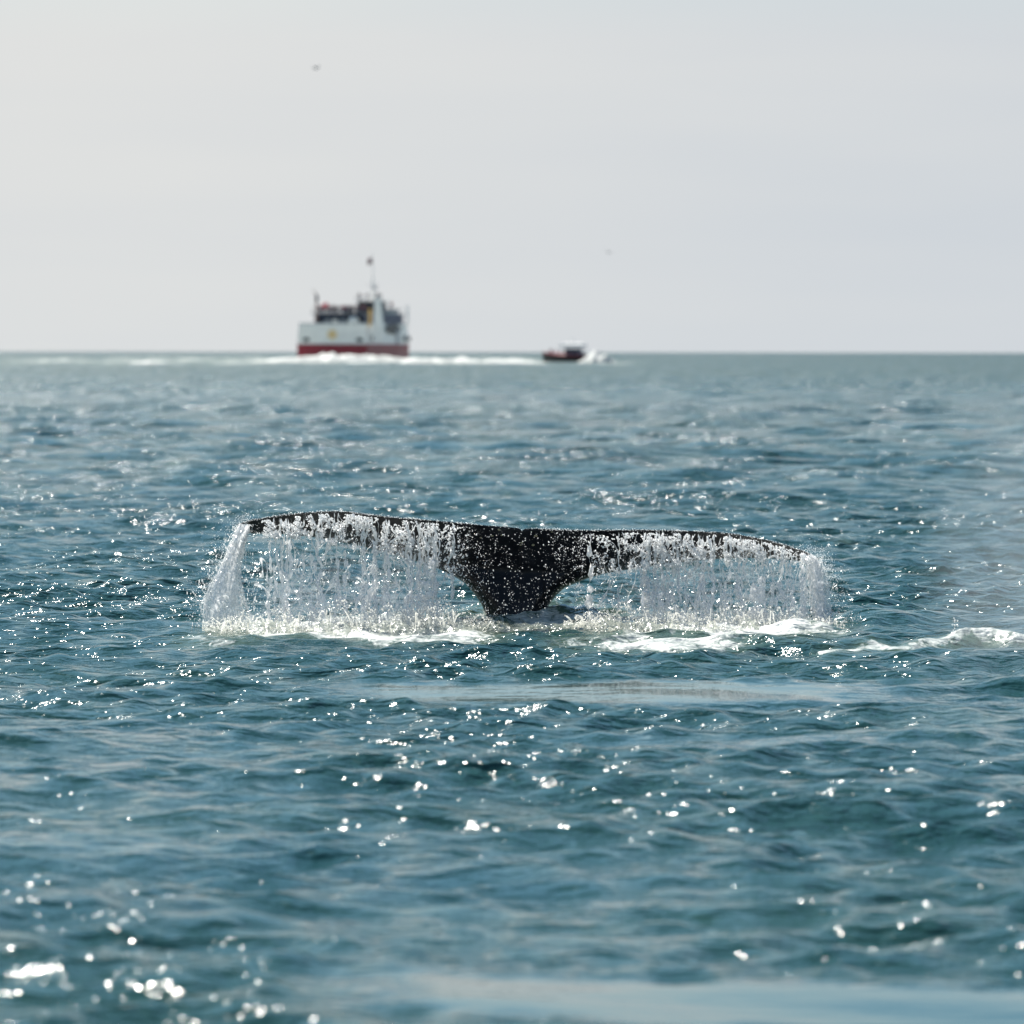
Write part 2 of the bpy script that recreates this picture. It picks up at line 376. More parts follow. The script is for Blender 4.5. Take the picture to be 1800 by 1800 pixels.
def skin_material():
    m = mat('wet_skin', (0.010, 0.010, 0.013), 0.32); t = m.node_tree; b = t.nodes['Principled BSDF']
    geo = N(t, 'ShaderNodeNewGeometry')
    n = N(t, 'ShaderNodeTexNoise'); n.inputs['Scale'].default_value = 14; n.inputs['Detail'].default_value = 6
    L(t, geo.outputs['Position'], n.inputs['Vector'])
    bp = N(t, 'ShaderNodeBump'); bp.inputs['Strength'].default_value = 0.35; bp.inputs['Distance'].default_value = 0.02
    L(t, n.outputs[0], bp.inputs['Height']); L(t, bp.outputs[0], b.inputs['Normal'])
    n2 = N(t, 'ShaderNodeTexNoise'); n2.inputs['Scale'].default_value = 5; n2.inputs['Detail'].default_value = 5
    L(t, geo.outputs['Position'], n2.inputs['Vector'])
    L(t, mixc(t, ramp(t, n2.outputs[0], [(0.55, (0, 0, 0)), (0.8, (1, 1, 1))]), (0.008, 0.008, 0.011), (0.03, 0.03, 0.036)), b.inputs['Base Color'])
    b.inputs['Specular IOR Level'].default_value = 0.18
    return m
whale = fluke()
M_BARN = weathered('barnacle_shell', (0.42, 0.36, 0.22), 0.8, 0.5, 60)
def barnacle(px, py, w_, h_):
    p = at(px, py, float(y_edge(px)) - 0.012 - 0.03)
    tt = (py - np.interp(px, TOP[:, 0], TOP[:, 1])) / 75
    p = at(px, py, float(y_edge(px)) + (YLEAD - float(y_edge(px))) * min(tt, 1) ** 0.85 - min(0.012 + 0.0016 * tt * 75, .11) - 0.004)
    vs = []; fs = []; k = 7
    for lv, (rr, dy) in enumerate(((1, 0.004), (0.75, -0.010), (0.35, -0.013))):
        for i in range(k):
            a = 6.283 * i / k; q = rr * random.uniform(0.8, 1.15)
            vs.append((math.cos(a) * q * w_, dy, math.sin(a) * q * h_))
    for lv in range(2):
        for i in range(k):
            j = (i + 1) % k; fs.append((lv * k + i, lv * k + j, (lv + 1) * k + j, (lv + 1) * k + i))
    fs.append(tuple(range(2 * k, 3 * k)))
    return obj('barnacle', vs, fs, M_BARN, whale, True, loc=p)
for px, py, a, b_ in ((877, 931, 3, 2.2), (865, 942, 2.6, 1.4), (882, 941, 2.2, 1.3), (845, 945, 2.2, 1.2), (942, 942, 3.2, 1.8), (917, 954, 3, 1.6), (915, 958, 2, 1.5), (937, 958, 2.6, 2), (970, 935, 1.8, 1.2), (928, 1028, 3, 1.4)):
    barnacle(px, py, a * 0.0045, b_ * 0.0045)

# ------------------------------------------------------------------ falling water: numpy builders
ICO_V = None
def _ico():
    global ICO_V, ICO_F
    t = (1 + 5 ** .5) / 2
    v = np.array([(-1, t, 0), (1, t, 0), (-1, -t, 0), (1, -t, 0), (0, -1, t), (0, 1, t), (0, -1, -t), (0, 1, -t), (t, 0, -1), (t, 0, 1), (-t, 0, -1), (-t, 0, 1)], float)
    ICO_V = v / np.linalg.norm(v[0])
    ICO_F = np.array([(0, 11, 5), (0, 5, 1), (0, 1, 7), (0, 7, 10), (0, 10, 11), (1, 5, 9), (5, 11, 4), (11, 10, 2), (10, 7, 6), (7, 1, 8), (3, 9, 4), (3, 4, 2), (3, 2, 6), (3, 6, 8), (3, 8, 9), (4, 9, 5), (2, 4, 11), (6, 2, 10), (8, 6, 7), (9, 8, 1)])
_ico()
def drops(P, r, stretch=None, squash=None):
    """P (n,3) centres, r (n,) radii -> verts, tris; random orientation, optional vertical stretch"""
    n = len(P)
    ax = RNG.normal(size=(n, 3)); ax /= np.linalg.norm(ax, axis=1)[:, None]; th = RNG.uniform(0, 6.28, n)
    K = np.zeros((n, 3, 3)); K[:, 0, 1] = -ax[:, 2]; K[:, 0, 2] = ax[:, 1]; K[:, 1, 0] = ax[:, 2]; K[:, 1, 2] = -ax[:, 0]; K[:, 2, 0] = -ax[:, 1]; K[:, 2, 1] = ax[:, 0]
    Rm = np.eye(3) + np.sin(th)[:, None, None] * K + (1 - np.cos(th))[:, None, None] * (K @ K)
    V = np.einsum('nij,kj->nki', Rm, ICO_V) * (1 + RNG.uniform(-0.22, 0.22, (n, 12, 1)))
    if stretch is not None:
        V[:, :, 2] *= stretch[:, None]; 
    if squash is not None:
        lean = squash[:, None]; V[:, :, 0] += V[:, :, 2] * lean
    V = V * r[:, None, None] + P[:, None, :]
    F = ICO_F[None] + (np.arange(n) * 12)[:, None, None]
    return V.reshape(-1, 3), F.reshape(-1, 3)
def tubes(P, Rd, sides=5):
    """P (n,k,3) polylines, Rd (n,k) radii -> verts, quads"""
    n, k, _ = P.shape
    T = np.gradient(P, axis=1); T /= np.linalg.norm(T, axis=2)[:, :, None] + 1e-9
    U = np.cross(T, np.array([0.0, 1.0, 0.05])); U /= np.linalg.norm(U, axis=2)[:, :, None] + 1e-9
    W = np.cross(T, U)
    a = np.arange(sides) * 2 * math.pi / sides
    V = P[:, :, None, :] + Rd[:, :, None, None] * (np.cos(a)[None, None, :, None] * U[:, :, None, :] + np.sin(a)[None, None, :, None] * W[:, :, None, :])
    base = (np.arange(n) * k * sides)[:, None, None]; i = np.arange(k - 1)[None, :, None] * sides; j = np.arange(sides)[None, None, :]; j2 = (j + 1) % sides
    F = np.stack([base + i + j, base + i + j2, base + i + sides + j2, base + i + sides + j], -1).reshape(-1, 4)
    return V.reshape(-1, 3), F
def quads_to_tris(F): return np.concatenate([F[:, [0, 1, 2]], F[:, [0, 2, 3]]])
def join(parts):
    Vs = []; Fs = []; o = 0
    for V, F in parts:
        if F.shape[1] == 4: F = quads_to_tris(F)
        Vs.append(V); Fs.append(F + o); o += len(V)
    return np.concatenate(Vs), np.concatenate(Fs)

def water_white(name, tint=(0.93, 0.96, 1.0), transp=0.25, gloss=0.25, vary=True):
    """aerated falling water: scatters light through, glints, and lets part of the view through"""
    m = bpy.data.materials.new(name); m.use_nodes = True; t = m.node_tree; t.nodes.clear()
    out = N(t, 'ShaderNodeOutputMaterial')
    tr = N(t, 'ShaderNodeBsdfTranslucent'); tr.inputs[0].default_value = (*tint, 1)
    df = N(t, 'ShaderNodeBsdfDiffuse'); df.inputs[0].default_value = (*tint, 1)
    gl = N(t, 'ShaderNodeBsdfGlossy'); gl.inputs['Roughness'].default_value = 0.18; gl.inputs[0].default_value = (1, 1, 1, 1)
    tp = N(t, 'ShaderNodeBsdfTransparent')
    m1 = N(t, 'ShaderNodeMixShader'); m1.inputs[0].default_value = 0.25; L(t, tr.outputs[0], m1.inputs[1]); L(t, df.outputs[0], m1.inputs[2])
    m2 = N(t, 'ShaderNodeMixShader'); m2.inputs[0].default_value = gloss; L(t, m1.outputs[0], m2.inputs[1]); L(t, gl.outputs[0], m2.inputs[2])
    m3 = N(t, 'ShaderNodeMixShader'); L(t, m2.outputs[0], m3.inputs[1]); L(t, tp.outputs[0], m3.inputs[2])
    if vary:
        geo = N(t, 'ShaderNodeNewGeometry'); n = N(t, 'ShaderNodeTexNoise'); n.inputs['Scale'].default_value = 34; n.inputs['Detail'].default_value = 4
        L(t, geo.outputs['Position'], n.inputs['Vector'])
        f = ramp(t, n.outputs[0], [(0.38, (max(0, transp - 0.25),) * 3), (0.62, (min(1, transp + 0.30),) * 3)])
        L(t, f, m3.inputs[0])
    else: m3.inputs[0].default_value = transp
    L(t, m3.outputs[0], out.inputs[0]); return m
M_LIG = water_white('falling_water', (0.99, 0.99, 0.99), 0.28, 0.06)
M_DROP = water_white('water_drops', (0.985, 0.985, 0.985), 0.12, 0.15, False)
M_FILM = water_white('water_film', (0.97, 0.98, 0.99), 0.66, 0.22)
M_JET = water_white('aerated_jet', (0.985, 0.985, 0.985), 0.40, 0.08)
M_SPLASH = water_white('churned_splash', (0.97, 0.96, 0.91), 0.42, 0.12)

def top_y(px): return np.interp(px, TOP[:, 0], TOP[:, 1])
def bot_y(px): return np.interp(px, BOT[:, 0], BOT[:, 1])
def base_y(px):   # row where the curtain meets the water
    return np.interp(px, [340, 420, 600, 800, 1000, 1150, 1300, 1480], [1106, 1110, 1106, 1100, 1098, 1104, 1106, 1104]) + 12 * (fbm(np.asarray(px, float) * 0.022, np.asarray(px, float) * 0, 17, 3) - 0.5)
def sheet(px, py, extra=0.0):
    """distance of the falling sheet: leaves the trailing edge and drifts towards the viewer"""
    drop = np.clip(py - top_y(px), 0, 250) / 180.0
    return y_edge(px) - 0.15 - 0.60 * drop + extra

def web(px0, px1, cw, ch, keep, rad, layer, seed, dens, ymax=0.0):
    """irregular mesh of water threads: a jittered honeycomb, stretched downwards"""
    rng = np.random.default_rng(seed)
    y0, y1 = 898, 1112
    nx = int((px1 - px0) / cw) + 2; ny = int((y1 - y0) / ch) + 2
    pts = {}
    def node(i, j):
        if (i, j) not in pts:
            stag = 0.5 if (j // 2) % 2 else 0.0
            x = px0 + (i + stag) * cw + rng.normal(0, 0.24) * cw
            y = y0 + (j // 2 * 1.5 + (j % 2) * 0.5) * ch / 1.0 + rng.normal(0, 0.22) * ch
            pts[(i, j)] = (x, y)
        return pts[(i, j)]
    E = []
    for j in range(0, ny * 2):
        for i in range(nx):
            if j % 2 == 0:      # zig: upper node of row -> two lower nodes
                s = (j // 2) % 2
                E.append(((i, j), (i, j + 1), 0))
            else:
                s = (j // 2) % 2
                # lower nodes join the two nodes of the next row
                for di in ((0, 1) if s else (-1, 0)): E.append(((i, j), (i + di, j + 1), 1))
    A = []; B = []; kind = []
    for a, b, k in E:
        (xa, ya), (xb, yb) = node(*a), node(*b)
        xm, ym = (xa + xb) / 2, (ya + yb) / 2
        if not (px0 - 5 < xm < px1 + 5): continue
        if ya < top_y(xa) + 2 or yb > base_y(xb) + 4: continue
        if rng.random() > keep * dens(xm, ym) * (1.2 if k == 0 else 0.85): continue
        A.append((xa, ya)); B.append((xb, yb)); kind.append(k)
    A = np.array(A); B = np.array(B); n = len(A); K = 7
    s = np.linspace(0, 1, K)
    Q = A[:, None, :] * (1 - s)[None, :, None] + B[:, None, :] * s[None, :, None]
    bow = rng.normal(0, 0.16, (n, 2)) * np.linalg.norm(B - A, axis=1)[:, None]
    Q += bow[:, None, :] * (np.sin(s * math.pi))[None, :, None] + rng.normal(0, 0.35, Q.shape)
    Y = sheet(Q[..., 0], Q[..., 1], layer) + (fbm(Q[..., 0] * 0.045, Q[..., 1] * 0.03, seed) - 0.5) * 0.10
    P = at(Q[..., 0], Q[..., 1], Y)
    thick = rad * rng.lognormal(0, 0.45, n)
    prof = 0.55 + 0.75 * np.abs(np.cos(s * math.pi)) ** 1.5
    Rd = thick[:, None] * prof[None] * rng.uniform(0.6, 1.45, (n, K))
    return [tubes(P, Rd, 5)], pts

def strands(xs, rad, seed, layer, y_from=None, breaks=0.15, wob=3.5, K=44):
    rng = np.random.default_rng(seed); n = len(xs)
    ts = top_y(xs) + rng.uniform(1, 9, n) if y_from is None else y_from
    te = base_y(xs) + rng.uniform(-4, 4, n)
    s = np.linspace(0, 1, K)
    PY = ts[:, None] + (te - ts)[:, None] * s[None]
    PX = xs[:, None] + wob * 2 * (fbm(PY * 0.035, xs[:, None] * 3.7, seed, 3) - 0.5) * 2 + rng.normal(0, 0.45, PY.shape)
    Y = sheet(PX, PY, layer) + (fbm(PX * 0.05, PY * 0.02, seed + 5) - 0.5) * 0.08
    P = at(PX, PY, Y)
    b = fbm(PY * 0.11, xs[:, None] * 9.1, seed + 9, 3)
    Rd = rad[:, None] * (0.12 + 2.2 * sstep(0.34, 0.72, b)) * rng.uniform(0.7, 1.35, PY.shape) * np.clip(0.55 + s * 0.9, 0, 1.25)[None]
    Rd[:, 0] = 0.0004; Rd[:, -1] = 0.0004
    return [tubes(P, Rd, 5)]

def dens_left(x, y): return float(np.clip((x - 430) / 60, 0.15, 1) * np.clip((824 - x) / 100, 0, 1) * np.clip(0.55 + (x - 440) / 260, 0.5, 1.0))
def dens_right(x, y): return float(np.clip((x - 1035) / 130, 0.0, 1) * np.clip((1425 - x) / 20, 0, 1)) 

def region_drops(n, px0, px1, fy0, fy1, rlo, rhi, seed, layer=0.0, spread=0.12, clump=0.5, fx=0.06, fyq=0.05, dens=None, st=(0.9, 1.8)):
    rng = np.random.default_rng(seed)
    x = rng.uniform(px0, px1, n * 4); a = fy0(x); b = fy1(x); y = a + (b - a) * rng.uniform(0, 1, n * 4)
    c = fbm(x * fx, y * fyq, seed, 4)
    p = sstep(clump - 0.12, clump + 0.12, c)
    if dens is not None: p = p * dens(x, y)
    k = rng.random(n * 4) < p
    x, y = x[k][:n], y[k][:n]; n = len(x)
    Y = sheet(x, y, layer) - np.abs(rng.normal(0, spread, n)) * 0.5
    r = rlo + (rhi - rlo) * rng.random(n) ** 2.6
    return drops(at(x, y, Y), r, rng.uniform(*st, n), rng.normal(0, 0.3, n))

def curtain(px0, px1, dens, seed, name, label):
    parts = []
    for cw, ch, kp, rad, lay, sd in ((27, 26, 0.66, 0.0052, -0.03, 1), (19, 18, 0.36, 0.0028, 0.0, 2), (12, 12, 0.16, 0.0018, 0.03, 3)):
        p, _ = web(px0, px1, cw, ch, kp, rad, lay, seed + sd, dens); parts += p
    rng = np.random.default_rng(seed)
    xs = px0 + np.cumsum(rng.exponential(15, 40)) ; xs = xs[xs < px1]
    kd = np.array([rng.random() < 0.25 + 0.75 * dens(x, 1000) for x in xs]); xs = xs[kd]
    parts += strands(xs, 0.0062 * rng.lognormal(0, 0.4, len(xs)), seed + 11, -0.02)
    xs2 = px0 + np.cumsum(6 + rng.exponential(20, 40)); xs2 = xs2[xs2 < px1]
    xs2 = xs2[[rng.random() < dens(x, 1000) for x in xs2]]
    for k in range(3):
        parts += strands(xs2 + rng.normal(0, 2.6, len(xs2)), 0.0052 * rng.lognormal(0, 0.5, len(xs2)), seed + 20 + k, -0.03 * k, wob=6)
    V, F = join(parts)
    o = obj(name, V, F, M_LIG, None, True); tag(o, label, 'falling water', None, 'stuff')
    return o
curtain(440, 835, dens_left, 100, 'water_curtain', 'web of white water threads falling from the left fluke')
curtain(1005, 1420, dens_right, 200, 'water_curtain', 'web of white water threads falling from the right fluke')

# thin sheets of water between the threads: torn into cells, streaked along the fall
def film_material(name, cell, seed, base, tint=(0.98, 0.985, 0.99), edge=0.10, streak=0.5, iso=False):
    m = water_white(name, tint, 0.3, 0.16, False); t = m.node_tree
    mix = [n for n in t.nodes if n.type == 'MIX_SHADER' and n.inputs[2].links and n.inputs[2].links[0].from_node.type == 'BSDF_TRANSPARENT'][0]
    geo = N(t, 'ShaderNodeNewGeometry')
    def mapped(sc):
        mp = N(t, 'ShaderNodeMapping'); mp.inputs['Location'].default_value = (seed, seed * .7, seed * .3); mp.inputs['Scale'].default_value = sc
        L(t, geo.outputs['Position'], mp.inputs[0]); return mp.outputs[0]
    wn = N(t, 'ShaderNodeTexNoise'); wn.inputs['Scale'].default_value = 9; wn.inputs['Detail'].default_value = 3; L(t, mapped((1, .4, .6)), wn.inputs['Vector'])
    wv = N(t, 'ShaderNodeVectorMath', operation='MULTIPLY_ADD'); L(t, wn.outputs['Color'], wv.inputs[0]); wv.inputs[1].default_value = (.12, .12, .16)
    L(t, mapped((1, .6, 1.5) if iso else (1, .35, .8)), wv.inputs[2])
    vo = N(t, 'ShaderNodeTexVoronoi', feature='DISTANCE_TO_EDGE'); vo.inputs['Scale'].default_value = cell; L(t, wv.outputs[0], vo.inputs['Vector'])
    walls = ramp(t, vo.outputs['Distance'], [(0.0, (1, 1, 1)), (edge * .5, (0.75,) * 3), (edge * 1.6, (0, 0, 0))], 'EASE')
    sn = N(t, 'ShaderNodeTexNoise'); sn.inputs['Scale'].default_value = 22; sn.inputs['Detail'].default_value = 5; sn.inputs['Roughness'].default_value = 0.65; L(t, mapped((1, .8, 1.6) if iso else (1, .4, .16)), sn.inputs['Vector'])
    st = ramp(t, sn.outputs[0], [(0.42, (0, 0, 0)), (0.68, (1, 1, 1))])
    big = N(t, 'ShaderNodeTexNoise'); big.inputs['Scale'].default_value = 5; big.inputs['Detail'].default_value = 3; L(t, mapped((1, .4, .5)), big.inputs['Vector'])
    bg_ = ramp(t, big.outputs[0], [(0.35, (0.40,) * 3), (0.60, (1, 1, 1))])
    at_ = N(t, 'ShaderNodeAttribute'); at_.attribute_name = 'dens'
    op = mathn(t, 'ADD', mathn(t, 'MULTIPLY_ADD', walls, 0.80, base), mathn(t, 'MULTIPLY', st, streak))
    op = mathn(t, 'MULTIPLY', mathn(t, 'MULTIPLY', op, bg_), at_.outputs['Fac'], clamp=True)
    L(t, mathn(t, 'SUBTRACT', 1.0, op), mix.inputs[0])
    bp = N(t, 'ShaderNodeBump'); bp.inputs['Strength'].default_value = 0.30; bp.inputs['Distance'].default_value = 0.02
    L(t, mathn(t, 'ADD', walls, sn.outputs[0]), bp.inputs['Height'])
    for n in t.nodes:
        if n.type in ('BSDF_DIFFUSE', 'BSDF_TRANSLUCENT', 'BSDF_GLOSSY'): L(t, bp.outputs[0], n.inputs['Normal'])
    return m
def grid_sheet(name, PX, PY, Y, dens, m, label, cat='falling water'):
    P = at(PX, PY, Y); n, k = PX.shape
    i = np.arange(n - 1)[:, None] * k; j = np.arange(k - 1)[None]
    F = np.stack([i + j, i + k + j, i + k + j + 1, i + j + 1], -1).reshape(-1, 4)
    return P.reshape(-1, 3), F, dens.ravel()
def film_object(name, sheets, m, label, cat='falling water'):
    Vs = []; Fs = []; Ds = []; o = 0
    for V, F, D in sheets: Vs.append(V); Fs.append(F + o); Ds.append(D); o += len(V)
    ob = obj(name, np.concatenate(Vs), np.concatenate(Fs), m, None, True, attrs={'dens': np.concatenate(Ds)})
    tag(ob, label, cat, None, 'stuff')
def curtain_films(px0, px1, seed, densf, label, k):
    sh = []
    for q in range(2):
        xs = np.arange(px0, px1 + 1, 3.0); s = np.linspace(0, 1, 60)
        PX = np.repeat(xs[:, None], 60, 1); t0 = top_y(xs)[:, None] + 5; b0 = base_y(xs)[:, None] + 2
        PY = t0 + (b0 - t0) * s[None]
        Y = sheet(PX, PY, 0.05 - 0.10 * q) + 0.16 * (fbm(PX * .035, PY * .012, seed + q, 3) - .5)
        D = densf(PX, PY) * np.clip(-0.18 + 1.45 * s[None], 0, 1.0) * k
        sh.append(grid_sheet('', PX, PY, Y, D, None, ''))
    film_object('water_film', sh, film_material('torn_film', 8.5 + seed % 3, seed, 0.07, edge=0.085, streak=0.25), label)
dl = lambda x, y: np.clip((x - 432) / 70, 0.12, 1) * np.clip((826 - x) / 100, 0, 1)
dr_ = lambda x, y: np.clip((x - 1035) / 110, 0, 1) * np.clip((1428 - x) / 12, 0, 1)
curtain_films(436, 838, 31, dl, 'thin torn sheets of clear water hanging below the left fluke', 0.66)
curtain_films(1008, 1427, 32, dr_, 'thin torn sheets of clear water hanging below the right fluke', 0.70)

# drops bursting off the skin and along the rim
def skin_drops():
    parts = []
    lobe = lambda x, y: np.clip((x - 440) / 60, 0, 1) * (1 - sstep(760, 845, x)) + sstep(1005, 1110, x) * np.clip((1402 - x) / 60, 0, 1)
    parts.append(region_drops(5600, 450, 850, lambda x: top_y(x) + 5, lambda x: bot_y(x) + 8, 0.0018, 0.0090, 51, clump=0.53, fx=0.09, fyq=0.08, dens=lobe, st=(.6, 1.5)))
    parts.append(region_drops(5000, 1000, 1425, lambda x: top_y(x) + 6, lambda x: np.minimum(bot_y(x), 1010) + 6, 0.0018, 0.0090, 52, clump=0.53, fx=0.09, fyq=0.08, dens=lobe, st=(.6, 1.5)))
    mid = lambda x, y: 0.35 + 0.65 * np.clip(np.abs(x - 925) / 100, 0, 1) + 0.4 * sstep(1020, 1080, y)
    inside = lambda x, y: mid(x, y) * (y < bot_y(x) - 1) 
    parts.append(region_drops(1700, 790, 1030, lambda x: top_y(x) + 5, lambda x: np.minimum(bot_y(x), 1086), 0.0008, 0.0052, 53, clump=0.36, fx=0.07, fyq=0.06, dens=inside, st=(0.8, 1.5)))
    # rim
    rng = np.random.default_rng(54); x = rng.uniform(420, 1430, 1500); p = rng.random(1500) < np.where(np.abs(x - 890) < 60, 0.25, 1)
    x = x[p]; y = top_y(x) + rng.normal(0.2, 1.0, len(x))
    parts.append(drops(at(x, y, y_edge(x) - 0.015 - rng.random(len(x)) * .02), 0.0012 + 0.0032 * rng.random(len(x)) ** 2, rng.uniform(.7, 1.3, len(x))))
    V, F = join(parts); o = obj('water_drops', V, F, M_DROP, None, False); tag(o, 'white drops and sparks of water scattered over the black tail', 'water drops', None, 'stuff')
skin_drops()

# loose drops between the threads
V, F = join([region_drops(2400, 440, 840, lambda x: top_y(x) + 15, base_y, 0.0014, 0.0062, 61, clump=0.50, dens=np.vectorize(dens_left)),
             region_drops(2900, 1010, 1425, lambda x: top_y(x) + 15, base_y, 0.0014, 0.0062, 62, clump=0.48, dens=np.vectorize(dens_right)),
             region_drops(500, 1010, 1080, lambda x: bot_y(x), base_y, 0.0014, 0.005, 63, clump=0.5)])
tag(obj('water_drops', V, F, M_DROP, None, False), 'loose drops falling among the water threads under the flukes', 'water drops', None, 'stuff')

# dense jets from both tips
def jet(ys, xl, xr, seed, name, label, n=620):
    rng = np.random.default_rng(seed); K = 26
    s = np.linspace(0, 1, K); ys = np.array(ys, float); yy = np.interp(s * (len(ys) - 1), np.arange(len(ys)), ys)
    u = rng.beta(0.9, 0.9, n)
    st = rng.random(n) * 0.92; en = np.clip(st + rng.uniform(0.04, 0.30, n), 0, 1)
    S = st[:, None] + (en - st)[:, None] * s[None]
    PY = np.interp(S, s, yy)
    XL = np.interp(PY, ys, xl); XR = np.interp(PY, ys, xr)
    wv = 0.10 * (fbm(S * 5, u[:, None] * 9, seed, 3) - 0.5) * 2
    PX = XL + (XR - XL) * (u[:, None] + wv) + rng.normal(0, 0.5, PY.shape)
    Y = y_edge(PX) - 0.03 - rng.normal(0, 0.016, n)[:, None] - 0.45 * S
    P = at(PX, PY, Y)
    Rd = (0.0022 + 0.0048 * rng.random(n) ** 2)[:, None] * (0.3 + 1.6 * fbm(PY * 0.12, u[:, None] * 40, seed + 3, 3)) * rng.uniform(.6, 1.4, PY.shape)
    Rd[:, 0] = Rd[:, -1] = 0.0003
    parts = [tubes(P, Rd, 5)]
    sh = []
    for lay in range(2):
        uu = np.linspace(-0.04, 1.04, 36); ss = np.linspace(0, 1, 80); U2, S2 = np.meshgrid(uu, ss, indexing='ij')
        PY2 = np.interp(S2, s, yy); XL2 = np.interp(PY2, ys, xl); XR2 = np.interp(PY2, ys, xr)
        edge_ = 0.10 * (fbm(S2 * 14, U2 * 0 + lay * 7, seed + lay, 4) - 0.5) * 2
        PX2 = XL2 + (XR2 - XL2) * (0.5 + (U2 - 0.5) * (1 + edge_ * 1.5))
        Y2 = y_edge(PX2) - 0.02 - 0.45 * S2 - 0.045 * lay - 0.03 * np.sin(U2 * 3.14) + 0.05 * (fbm(U2 * 4, S2 * 5, seed + 40 + lay, 3) - .5)
        D2 = np.clip(np.minimum(U2 + .04, 1.04 - U2) * 3.2, 0, 1) * np.clip(S2 * 12 + .3, 0, 1) * np.clip((1 - S2) * 14 + .3, 0, 1)
        sh.append(grid_sheet('', PX2, PY2, Y2, D2, None, ''))
    film_object('water_jet', sh, film_material('jet_sheet', 16.0, seed, 0.58, streak=0.6), 'streaming white sheet within the ' + label.replace('dense white ', ''))
    m = 3600; q = rng.random(m) ** 0.75; py = np.interp(q, s, yy); v = rng.normal(0.5, 0.36, m)
    px = np.interp(py, ys, xl) + (np.interp(py, ys, xr) - np.interp(py, ys, xl)) * v
    parts.append(drops(at(px, py, y_edge(px) - 0.03 - rng.normal(0, .03, m) - 0.45 * q), 0.0012 + 0.0050 * rng.random(m) ** 2.6, rng.uniform(.8, 2.6, m)))
    V, F = join(parts); tag(obj(name, V, F, M_JET, None, False), label, 'falling water', None, 'stuff')
jet([921, 935, 955, 980, 1005, 1030, 1060, 1090, 1124], [417, 412, 404, 394, 380, 365, 357, 358, 366], [440, 437, 432, 426, 422, 426, 434, 446, 462], 71,
    'water_jet', 'dense white jet pouring off the left fluke tip', 130)
jet([975, 985, 1000, 1020, 1045, 1070, 1090, 1122], [1408, 1414, 1418, 1420, 1422, 1425, 1430, 1438], [1432, 1440, 1447, 1453, 1457, 1460, 1464, 1468], 72,
    'water_jet', 'dense white jet pouring off the right fluke tip', 80)

# fine spray blown off the jets
def spray(parts_def, label):
    parts = []
    for n, cx, cy, sx, sy, sl, seed in parts_def:
        rng = np.random.default_rng(seed); y = rng.normal(cy, sy, n); x = cx + rng.normal(0, sx, n) + (y - cy) * sl
        k = (y < 1112) & (y > 895); x, y = x[k], y[k]; n = len(x)
        parts.append(drops(at(x, y, D0 - 0.6 - rng.normal(0, .15, n)), 0.0009 + 0.0028 * rng.random(n) ** 3, rng.uniform(.8, 1.5, n)))
    V, F = join(parts); tag(obj('fine_spray', V, F, M_DROP, None, False), label, 'spray', None, 'stuff')
spray([(1100, 385, 990, 16, 45, -0.35, 81), (260, 422, 915, 9, 9, -1, 82), (500, 452, 1010, 14, 40, 0.1, 83), (300, 352, 1060, 12, 30, -.1, 84)], 'fine spray drifting beside the left tip jet')
spray([(1000, 1466, 1040, 15, 45, 0.30, 85), (300, 1434, 972, 9, 9, 1, 86), (260, 1492, 1092, 16, 12, -.3, 87), (450, 1455, 1005, 8, 20, .3, 88)], 'fine spray drifting beside the right tip jet')

# splash where the water lands
def splash_mounds():
    sh = []
    for a, b, hs, sd in ((360, 880, (16, 26, 30, 27, 32, 28, 24, 10), 3), (372, 860, (10, 18, 22, 20, 24, 22, 16, 6), 4), (985, 1492, (8, 24, 32, 30, 34, 30, 26, 10), 5), (1010, 1480, (6, 16, 24, 20, 25, 22, 18, 6), 6), (800, 1075, (6, 12, 15, 13, 14, 16, 13, 6), 8), (815, 1060, (4, 8, 11, 9, 10, 11, 9, 4), 9)):
        xs = np.arange(a, b, 2.0); v = np.linspace(0, 1, 22); X, Vv = np.meshgrid(xs, v, indexing='ij')
        hh = np.interp(X, np.linspace(a, b, 8), hs) * (0.25 + 0.95 * fbm(X * .045, X * 0 + sd, sd, 4))
        near = 0.18 * (sd % 2) 
        PY = base_y(X) + 15 - (hh + 6) * np.sin(Vv * math.pi * .5) ; 
        Y = sheet(X, base_y(X)) - near - 0.22 + 0.30 * Vv + 0.20 * (fbm(X * .09, Vv * 3 + sd, sd + 9, 4) - .5)
        PX = X + 5 * (fbm(X * .1, Vv * 4, sd + 20, 3) - .5)
        D = np.clip((1 - Vv) * 3.5, 0, 1) * np.clip(np.minimum(X - a, b - X) / 25, 0, 1) * np.clip(0.2 + Vv * 3, 0, 1) * sstep(0.25, 0.62, fbm(X * .05, Vv * 2.2, sd + 31, 3))
        sh.append(grid_sheet('', PX, PY, Y, D, None, ''))
    film_object('splash_foam', sh, film_material('boiling_water', 15.0, 5, 0.20, (0.74, 0.76, 0.68), 0.12, 0.6, True), 'boiling grey green splash along the foot of the falling water', 'splash')
splash_mounds()
